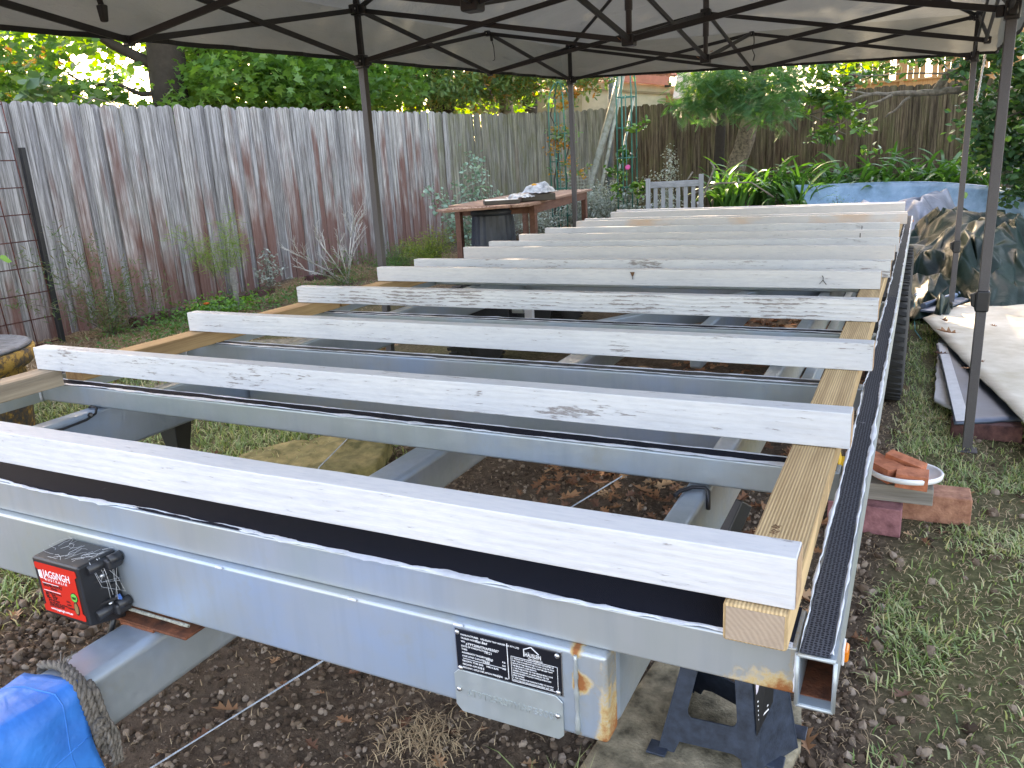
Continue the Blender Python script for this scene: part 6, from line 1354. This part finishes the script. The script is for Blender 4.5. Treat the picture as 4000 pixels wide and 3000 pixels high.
# weathered garden chair
CH = timber('lichened_grey_timber', (.13,.14,.15), (.36,.38,.39), rough=.9, axis='Z'); CHX = timber('lichened_grey_rail', (.13,.14,.15), (.36,.38,.39), rough=.9, axis='X')
c0 = Vector((-2.66,8.60,.12)); c1 = Vector((-2.12,8.75,.12)); cdv = (c1-c0).normalized(); chn = Vector((cdv.y,-cdv.x,0))  # towards the camera
chr_ = empty('garden_chair', tuple((c0+c1)/2), 'weathered grey slatted garden chair with lichen seen from behind the timbers', 'chair', rot=(0,0,0))
for p,zt in ((c0,1.09),(c1,1.11)): MB().bar(p, V(p.x,p.y,zt), .05, .045, up=tuple(chn)).build('back_post', CH, chr_, bevel=.003)
MB().bar(c0+V(0,0,.90), c1+V(0,0,.90), .03, .065).build('top_rail', CHX, chr_, bevel=.003); MB().bar(c0+V(0,0,.50), c1+V(0,0,.50), .03, .05).build('lower_rail', CHX, chr_, bevel=.003)
for k in range(6): p = c0.lerp(c1,(k+1)/7); MB().bar(V(p.x,p.y,.63), V(p.x,p.y,.99), .042, .014, up=tuple(chn)).build('back_slat', CH, chr_)
for k in range(6): MB().bar(c0-chn*(.04+.075*k)+V(0,0,.42), c1-chn*(.04+.075*k)+V(0,0,.42), .06, .02).build('seat_slat', CHX, chr_)
for p in (c0,c1): MB().bar(p+V(0,0,.66), p-chn*.52+V(0,0,.66), .06, .025).build('armrest', CH, chr_); MB().bar(p-chn*.48, p-chn*.48+V(0,0,.66), .045, .045).build('front_leg', CH, chr_)
for k_,(pts,lb) in enumerate((([(-2.42,9.4,.6),(-2.52,9.5,.95),(-2.40,9.5,1.12)],'dry curled brown stem left above the chair back'),([(-2.3,9.4,.7),(-2.22,9.5,.98),(-2.15,9.5,1.16),(-2.2,9.5,1.22)],'dry brown forked stem above the chair back'),([(-2.45,9.5,.85),(-2.1,9.5,.98),(-1.75,9.6,.97),(-1.5,9.6,.80)],'long dry brown stem arching right of the chair'))): MB().tube(pts, .010, 6).build('dry_stem', BARK3, None, label=lb, cat='stem')

# ------------------------------------------------------------------ houses and deck beyond
REND = simple('cream_render', (.52,.47,.36), .9, scale=4, bump=.15, var=.1); REND2 = simple('shaded_tan_render', (.30,.24,.16), .9, scale=4, var=.12); PINKR = simple('pale_pink_render', (.72,.58,.54), .9, scale=4, var=.05); GUT = simple('terracotta_pink_gutter', (.55,.20,.15), .6, var=.08); TILE = simple('terracotta_roof_tile', (.42,.19,.13), .85, scale=10, bump=.4, var=.3)
ha = empty('neighbour_house', (-8.0,21.5,.4), 'cream rendered house with pink gutter and tiled roof beyond the fence corner', 'house')
W0 = V(-9.9,20.1,0); W1 = V(-5.96,21.18,0); W2 = V(-5.2,24.5,0); W3 = V(-9.9,25,0)
MB().hexa([W0,W1,W2,W3], [W0+V(0,0,3.62),W1+V(0,0,3.02),W2+V(0,0,3.02),W3+V(0,0,3.62)]).build('wall', REND, ha)
dd_ = (W1-W0).normalized(); nn_ = V(dd_.y,-dd_.x,0)
MB().hexa([W0+nn_*.02+V(0,0,3.32),W1+nn_*.02+V(0,0,2.80),W1+nn_*.05+V(0,0,2.80),W0+nn_*.05+V(0,0,3.32)],[W0+nn_*.02+V(0,0,3.37),W1+nn_*.02+V(0,0,2.85),W1+nn_*.05+V(0,0,2.85),W0+nn_*.05+V(0,0,3.37)]).build('moulding', REND2, ha)
MB().bar(W0+nn_*.12+V(0,0,3.72), W1+nn_*.12+V(0,0,3.12), .14, .20).build('gutter', GUT, ha)
rf = MB(); rf.hexa([W0+nn_*.1+V(0,0,3.80),W1+nn_*.1+V(.15,0,3.20),W2+V(.1,0,4.6),W3+V(0,0,5.2)],[W0+nn_*.1+V(0,0,3.86),W1+nn_*.1+V(.15,0,3.26),W2+V(.1,0,4.66),W3+V(0,0,5.26)]); rf = rf.build('roof', TILE, ha)
for r_i in range(9):
    for c_i in range(22):
        t_ = c_i/22; s_ = r_i/9; a_ = (W0+nn_*.12+V(0,0,3.87)).lerp(W3+V(0,0,5.27), s_); b2_ = (W1+nn_*.12+V(.15,0,3.27)).lerp(W2+V(.1,0,4.67), s_)
        p = a_.lerp(b2_, t_); up_ = (W3+V(0,0,5.27)-(W0+V(0,0,3.87))).normalized()
        if r_i == 0 and c_i == 0: TM = MB().tube([(0,0,0),(0,.46,0)], .09, 6); tile0 = TM.build('tile', TILE, None, local=False); tile0.parent = rf; tile0.matrix_parent_inverse = wm(rf).inverted()
        o = tile0 if (r_i == 0 and c_i == 0) else copy_obj(tile0, rf)
        o.matrix_basis = Matrix.Translation(p) @ Vector((0,1,0)).rotation_difference(up_).to_matrix().to_4x4()
MB().bar(V(-10.2,17.2,2.72), V(-7.4,18.7,2.62), .10, .42).build('carport_fascia', REND2, None, label='tan fascia of a low outbuilding just above the far grey fence', cat='outbuilding')
sh_ = MB(); sh_.hexa([(-10.3,17.3,2.95),(-7.4,18.8,2.85),(-8.4,21,3.6),(-11.3,19.5,3.7)],[(-10.3,17.3,3.0),(-7.4,18.8,2.9),(-8.4,21,3.65),(-11.3,19.5,3.75)]); sh_.build('outbuilding_roof', TILE, None, label='brown tiled roof of the outbuilding glimpsed through the oak leaves', cat='roof')
hb = empty('pink_gable_house', (-5.2,21.3,.4), 'pale pink gabled wall between the cream house and the feathery tree', 'house')
g0 = V(-5.86,21.16,0); g1 = V(-4.95,21.42,0)
MB().hexa([g0,g1,g1+V(.3,3,0),g0+V(.3,3,0)],[g0+V(0,0,2.80),g1+V(0,0,2.80),g1+V(.3,3,2.80),g0+V(.3,3,2.80)]).build('wall', PINKR, hb)
q = MB(); gn = V(.27,-.96,0)*.10; P5 = [g0+V(-.02,0,2.70),g1+V(.1,0,2.66),g1+V(.05,0,2.98),g0.lerp(g1,.72)+V(0,0,3.32),g0.lerp(g1,.15)+V(0,0,3.45)]; q.add([p+gn for p in P5]+[p+V(.1,1.5,0) for p in P5], [(0,1,2,3,4),(9,8,7,6,5)]+[(i,(i+1)%5,5+(i+1)%5,5+i) for i in range(5)]); q.build('gable', simple('white_pink_gable',(.80,.70,.68),.8,var=.03), hb)
MB().box(-6.02,-5.84,21.05,21.2,2.3,2.78).build('brick_pier', BR_O, hb); MB().box(-6.04,-5.88,21.0,21.1,2.98,3.08).build('vent', BLACK, hb)
# timber deck and screen at the right
PT = timber('fresh_pine_deck', (.30,.145,.055), (.50,.29,.14), rough=.7, axis='Z')
dk = empty('timber_deck', (-.2,19.95,.5), 'new pale orange timber deck with board screen above the brown fence at the right', 'deck')
MB().box(-1.60,1.60,19.93,19.98,2.36,2.56).build('fascia_board', PT, dk); MB().box(-1.60,1.60,19.88,19.99,2.56,2.60).build('deck_rail', PT, dk)
for k in range(28):
    if k in (7,13): continue
    x = -1.60+k*.115; MB().box(x,x+.105,19.96,19.975,2.605,3.55).build('screen_board', PT, dk)
for k in range(4): MB().box(-1.62+k*1.02,-1.53+k*1.02,19.89,19.955,1.0,3.4).build('deck_post', PT, dk)
MB().box(-1.60,1.60,19.90,19.955,3.02,3.09).build('deck_rail', PT, dk)
MB().box(-2.2,2.4,21.5,21.6,0,5).build('pale_wall', simple('sunlit_cream_wall',(.70,.60,.48),.9), dk) if False else None

# ------------------------------------------------------------------ STUFF on the ground
def blades(name, n_, fx, keepf_, size, m, label, lay=.65, w_=.0022, lift=.0, vmean=.5):
    x, y = fx(n_); g_ = keepf_(x,y); k = rng.random(n_) < g_; x = x[k]; y = y[k]; n_ = len(x); z = GZ(x,y)
    a = rng.uniform(0,2*np.pi,n_)+vn(x,y,3,7)*6; L_ = rng.uniform(.5,1.25,n_)*size; t0 = np.clip(rng.normal(lay,.28,n_),.05,1.5); ww = rng.uniform(.7,1.3,n_)*w_
    d = np.stack([np.cos(a),np.sin(a)],1); s_ = np.stack([-np.sin(a),np.cos(a)],1); vs = np.zeros((n_,7,3)); hx = 0; hz = 0; px_ = np.zeros(n_); pz_ = np.zeros(n_); ang = np.pi/2-t0*.55
    for i in range(3):
        wi = ww*(1,.9,.6)[i]; base = np.stack([x+d[:,0]*px_, y+d[:,1]*px_, z+pz_+lift],1); vs[:,2*i] = base; vs[:,2*i,:2] -= s_*wi[:,None]; vs[:,2*i+1] = base; vs[:,2*i+1,:2] += s_*wi[:,None]
        px_ = px_+np.cos(ang)*L_/3; pz_ = pz_+np.maximum(np.sin(ang),-.15)*L_/3; ang = ang-t0*.75
    vs[:,6] = np.stack([x+d[:,0]*px_, y+d[:,1]*px_, z+np.maximum(pz_,0)+.002+lift],1)
    one = np.array([0,1,3,2, 2,3,5,4, 4,5,6]); loops = (one[None]+np.arange(n_)[:,None]*7).ravel(); fn = np.tile([4,4,3],n_); v_ = np.clip(rng.normal(vmean,.25,n_)+(vn(x,y,1.3,2)-.5)*.5,0,1)
    return np_mesh(name, vs.reshape(-1,3), fn, loops, m, attr=np.repeat(v_,3), kind='stuff', label=label)
GR_M = leafmat('lawn_grass', [(.05,.10,.03),(.10,.165,.05),(.17,.24,.08),(.30,.35,.17),(.48,.40,.24)], .2, .5)
ST_M = leafmat('dry_straw', [(.16,.105,.06),(.32,.22,.13),(.52,.39,.24)], .1, .8, tcol=(1.2,1,.8))
U_ = lambda a,b2,c,d,pw=1: (lambda n_: (rng.uniform(a,b2,n_), c+(d-c)*rng.random(n_)**pw))
blades('lawn_grass', 82000, U_(-.1,1.7,1.25,6.5,1.7), lambda x,y: np.clip(zone_grass(x,y)**1.3*(.12+1.5*ss(vn(x,y,3.1,6)*.6+vn(x,y,9,2)*.4,.38,.62)),0,1), .044, GR_M, 'short patchy lawn grass right of the trailer', .85)
blades('lawn_grass', 30000, U_(-.2,4,5.5,12), lambda x,y: zone_grass(x,y)*.9, .06, GR_M, 'lawn around the tarps and the blue hull', .7, .004)
blades('lawn_grass', 44000, U_(-5.0,-2.0,1.1,4.4), lambda x,y: zone_grass(x,y)**1.2*1.1, .055, GR_M, 'green lawn grass left of and under the trailer', .8, .003)
blades('dry_straw', 26000, U_(-.3,2.2,1.1,4.5,1.4), lambda x,y: .9+0*x, .035, ST_M, 'dry grass stems and twigs among the soil right of the trailer', 1.35, .0011)
blades('dry_straw', 9000, U_(-3.2,-.1,.8,4.2,1.3), lambda x,y: .22+.5*(vn(x,y,4,3)>.62), .035, ST_M, 'dry stems scattered over the soil below the trailer', 1.35, .0011)
blades('mulch_straw', 26000, U_(-6.1,-4.3,3.2,9.5), lambda x,y: ss(x,-4.2,-4.8)*(.3+.7*(vn(x,y,2.4,4)>.45)), .05, ST_M, 'straw coloured mulch along the grey fence', 1.3, .003)
blades('grass_tuft', 380, lambda n_: (rng.normal(-.98,.06,n_), rng.normal(1.33,.045,n_)), lambda x,y: 1+0*x, .06, ST_M, 'dry curled grass tuft under the front channel', 1.35, .0012)
blades('grass_tuft', 120, lambda n_: (rng.normal(-.60,.05,n_), rng.normal(1.25,.03,n_)), lambda x,y: 1+0*x, .11, GR_M, 'thin green grass blades beside the concrete paver', .5, .0015)
# clods and pebbles
def lumps(name, n_, fx, keepf_, s0, s1, cols, label):
    x, y = fx(n_); k = rng.random(n_) < keepf_(x,y); x = x[k]; y = y[k]; n_ = len(x); z = GZ(x,y)
    bm_ = bmesh.new(); bmesh.ops.create_icosphere(bm_, subdivisions=1, radius=1); tv = np.array([v_.co[:] for v_ in bm_.verts]); tf = np.array([[v_.index for v_ in f.verts] for f in bm_.faces]); bm_.free()
    s_ = s0+(s1-s0)*rng.random(n_)**4.0; K = len(tv); jit = 1+rng.uniform(-.28,.28,(n_,K,1)); sc3 = rng.uniform(.7,1.25,(n_,1,3))*np.array([1,1,.75]); M = rotmats(n_, tiltmax=2)
    V_ = np.einsum('nij,nkj->nki', M, tv[None]*jit*sc3)*s_[:,None,None]+np.stack([x,y,z+s_*.25],1)[:,None,:]
    loops = (tf.ravel()[None]+np.arange(n_)[:,None]*K).ravel(); fn = np.full(n_*len(tf),3); m = leafmat(name+'_mat', cols, 0, .95, spec=.1)
    return np_mesh(name, V_.reshape(-1,3), fn, loops, m, attr=np.repeat(rng.random(n_),len(tf)), kind='stuff', label=label, smooth=False)
SC = [(.042,.028,.020),(.085,.058,.041),(.135,.095,.068),(.19,.14,.105),(.30,.235,.185)]
lumps('soil_clods', 42000, lambda n_: (rng.uniform(-2.6,-.05,n_), .85+2.4*rng.random(n_)**1.5), lambda x,y: .45+.55*vn(x,y,3,3), .0014, .0125, SC, 'dark soil clods and crumbs under the front of the trailer')
lumps('soil_clods', 9000, lambda n_: (rng.uniform(-.2,1.8,n_), 1.2+3*rng.random(n_)**1.3), lambda x,y: 1-zone_grass(x,y)*.85, .0015, .020, SC, 'soil clods in the bare patches right of the trailer')
lumps('soil_clods', 7000, lambda n_: (rng.uniform(-3.6,-2.2,n_), rng.uniform(.8,1.9,n_)), lambda x,y: 1-zone_grass(x,y)*.8, .002, .022, SC, 'dark dug soil left of the drawbar')
# leaf litter mass
def litter(name, n_, fx, keepf_, size, label):
    x, y = fx(n_); k = rng.random(n_) < keepf_(x,y); x = x[k]; y = y[k]; P = np.stack([x,y,GZ(x,y)+rng.uniform(.006,.022,len(x))],1)
    tv,tf = tmpl_oak(); tv = tv.copy(); tv[:,2] = (np.abs(tv[:,0])*.5+(tv[:,1]-.5)**2*.25)
    return scatter(name, (tv,tf), P, rng.uniform(.6,1.15,len(x))*size, LIT, tilt=.35, kind='stuff', label=label)
LIT = leafmat('dead_oak_leaf', [(.10,.045,.028),(.18,.08,.042),(.28,.135,.065),(.44,.28,.16)], .15, .75, tcol=(1.4,1,.7))
litter('leaf_litter', 1500, lambda n_: (rng.uniform(-1.4,-.15,n_), rng.uniform(2.1,6.5,n_)), lambda x,y: .35+.65*(vn(x,y,2.2,9)>.42), .085, 'brown fallen oak leaves piled under the trailer')
litter('leaf_litter', 600, lambda n_: (rng.uniform(-5.3,-3.2,n_), rng.uniform(8.5,12.6,n_)), lambda x,y: .9+0*x, .10, 'brown leaf litter beneath the table and shrubs')
litter('leaf_litter', 350, lambda n_: (rng.uniform(-4.9,-3.3,n_), rng.uniform(2.9,5.2,n_)), lambda x,y: .8+0*x, .07, 'brown leaves left of the trailer')
# separate fallen oak leaves, each one a piece of the ground
def leaf_mesh(seed):
    r = random.Random(seed); half = [(.03,.10),(.20,.20),(.07,.32),(.33,.50),(.10,.56),(.24,.80),(.06,.82)]
    v_ = [(0,-.18,0)]+[(x*r.uniform(.8,1.25),y+r.uniform(-.03,.03),0) for x,y in half]+[(0,1.02,0)]+[(-x*r.uniform(.8,1.25),y+r.uniform(-.03,.03),0) for x,y in half[::-1]]
    vs = []; cu = r.uniform(.4,1.2); 
    for x,y,z in v_: vs.append((x, y, abs(x)*cu*.8+(y-.45)**2*r.uniform(.1,.5)))
    mid = [(0,t,(t-.45)**2*.3) for t in (.18,.38,.6,.8)]; n0 = len(vs); vs += mid
    fs = [(0,1,n0),(1,2,3,n0),(3,4,5,n0+1),(n0,3,n0+1),(5,6,7,n0+2),(n0+1,5,n0+2),(7,8,n0+3),(n0+2,7,n0+3),(8,9,n0+3),(9,10,11,n0+2),(n0+3,9,n0+2),(11,12,13,n0+1),(n0+2,11,n0+1),(13,14,15,n0),(n0+1,13,n0),(15,0,n0)]
    me = bpy.data.meshes.new('fallen_leaf'); me.from_pydata(vs,[],fs); a = me.attributes.new('v','FLOAT','FACE'); a.data.foreach_set('value', np.full(len(fs), r.random())); me.materials.append(LIT); return me
LMS = [leaf_mesh(k) for k in range(10)]
def drop(x, y, s_, rz, z=None, par=ground, tilt=.25, dz=.006):
    o = bpy.data.objects.new('fallen_leaf', LMS[random.randrange(10)]); COL.objects.link(o); o.location = (x,y,(Gz(x,y) if z is None else z)+dz); o.rotation_euler = (random.uniform(-tilt,tilt),random.uniform(-tilt,tilt),rz); o.scale = (s_,s_,s_); o.parent = par; o.matrix_parent_inverse = wm(par).inverted(); return o
for x,y,s_,rz in ((-1.497,1.239,.075,2.2),(-2.486,1.258,.070,1.0),(-.135,1.612,.085,.3),(.067,1.949,.070,2.6),(-.038,2.145,.060,1.2),(-1.548,1.408,.05,.4),(-1.059,1.378,.06,3.4),(-.927,1.287,.055,4.0),(-1.206,1.198,.05,1.4),(-1.341,1.479,.055,5),(-3.0,2.62,.09,2.4),(.75,2.35,.06,1),(.42,2.9,.09,2),(-.06,1.52,.045,0)): drop(x,y,s_,rz)
for _ in range(95): drop(random.uniform(-2.4,-.2), .95+1.4*random.random(), random.uniform(.022,.055), random.uniform(0,6.28))
for _ in range(110): drop(random.uniform(-1.35,-.2), random.uniform(1.9,3.4), random.uniform(.05,.10), random.uniform(0,6.28), tilt=.5, dz=.018)
for _ in range(90): drop(random.uniform(-.02,1.7), random.uniform(1.4,4.5), random.uniform(.025,.07), random.uniform(0,6.28))
for _ in range(20): drop(random.uniform(-4.2,-2.6), random.uniform(1.8,4.0), random.uniform(.05,.09), random.uniform(0,6.28))
for x,y,s_,rz in ((.22,6.0,.09,.4),(.27,5.62,.13,1.4),(.20,5.06,.09,1.1),(.37,4.9,.05,.3),(.30,4.75,.06,2.2),(.62,5.3,.05,.5),(.7,4.8,.04,2),(.5,5.9,.05,1)): drop(x,y,s_,rz,z=.135,par=bs,tilt=.1,dz=.004)
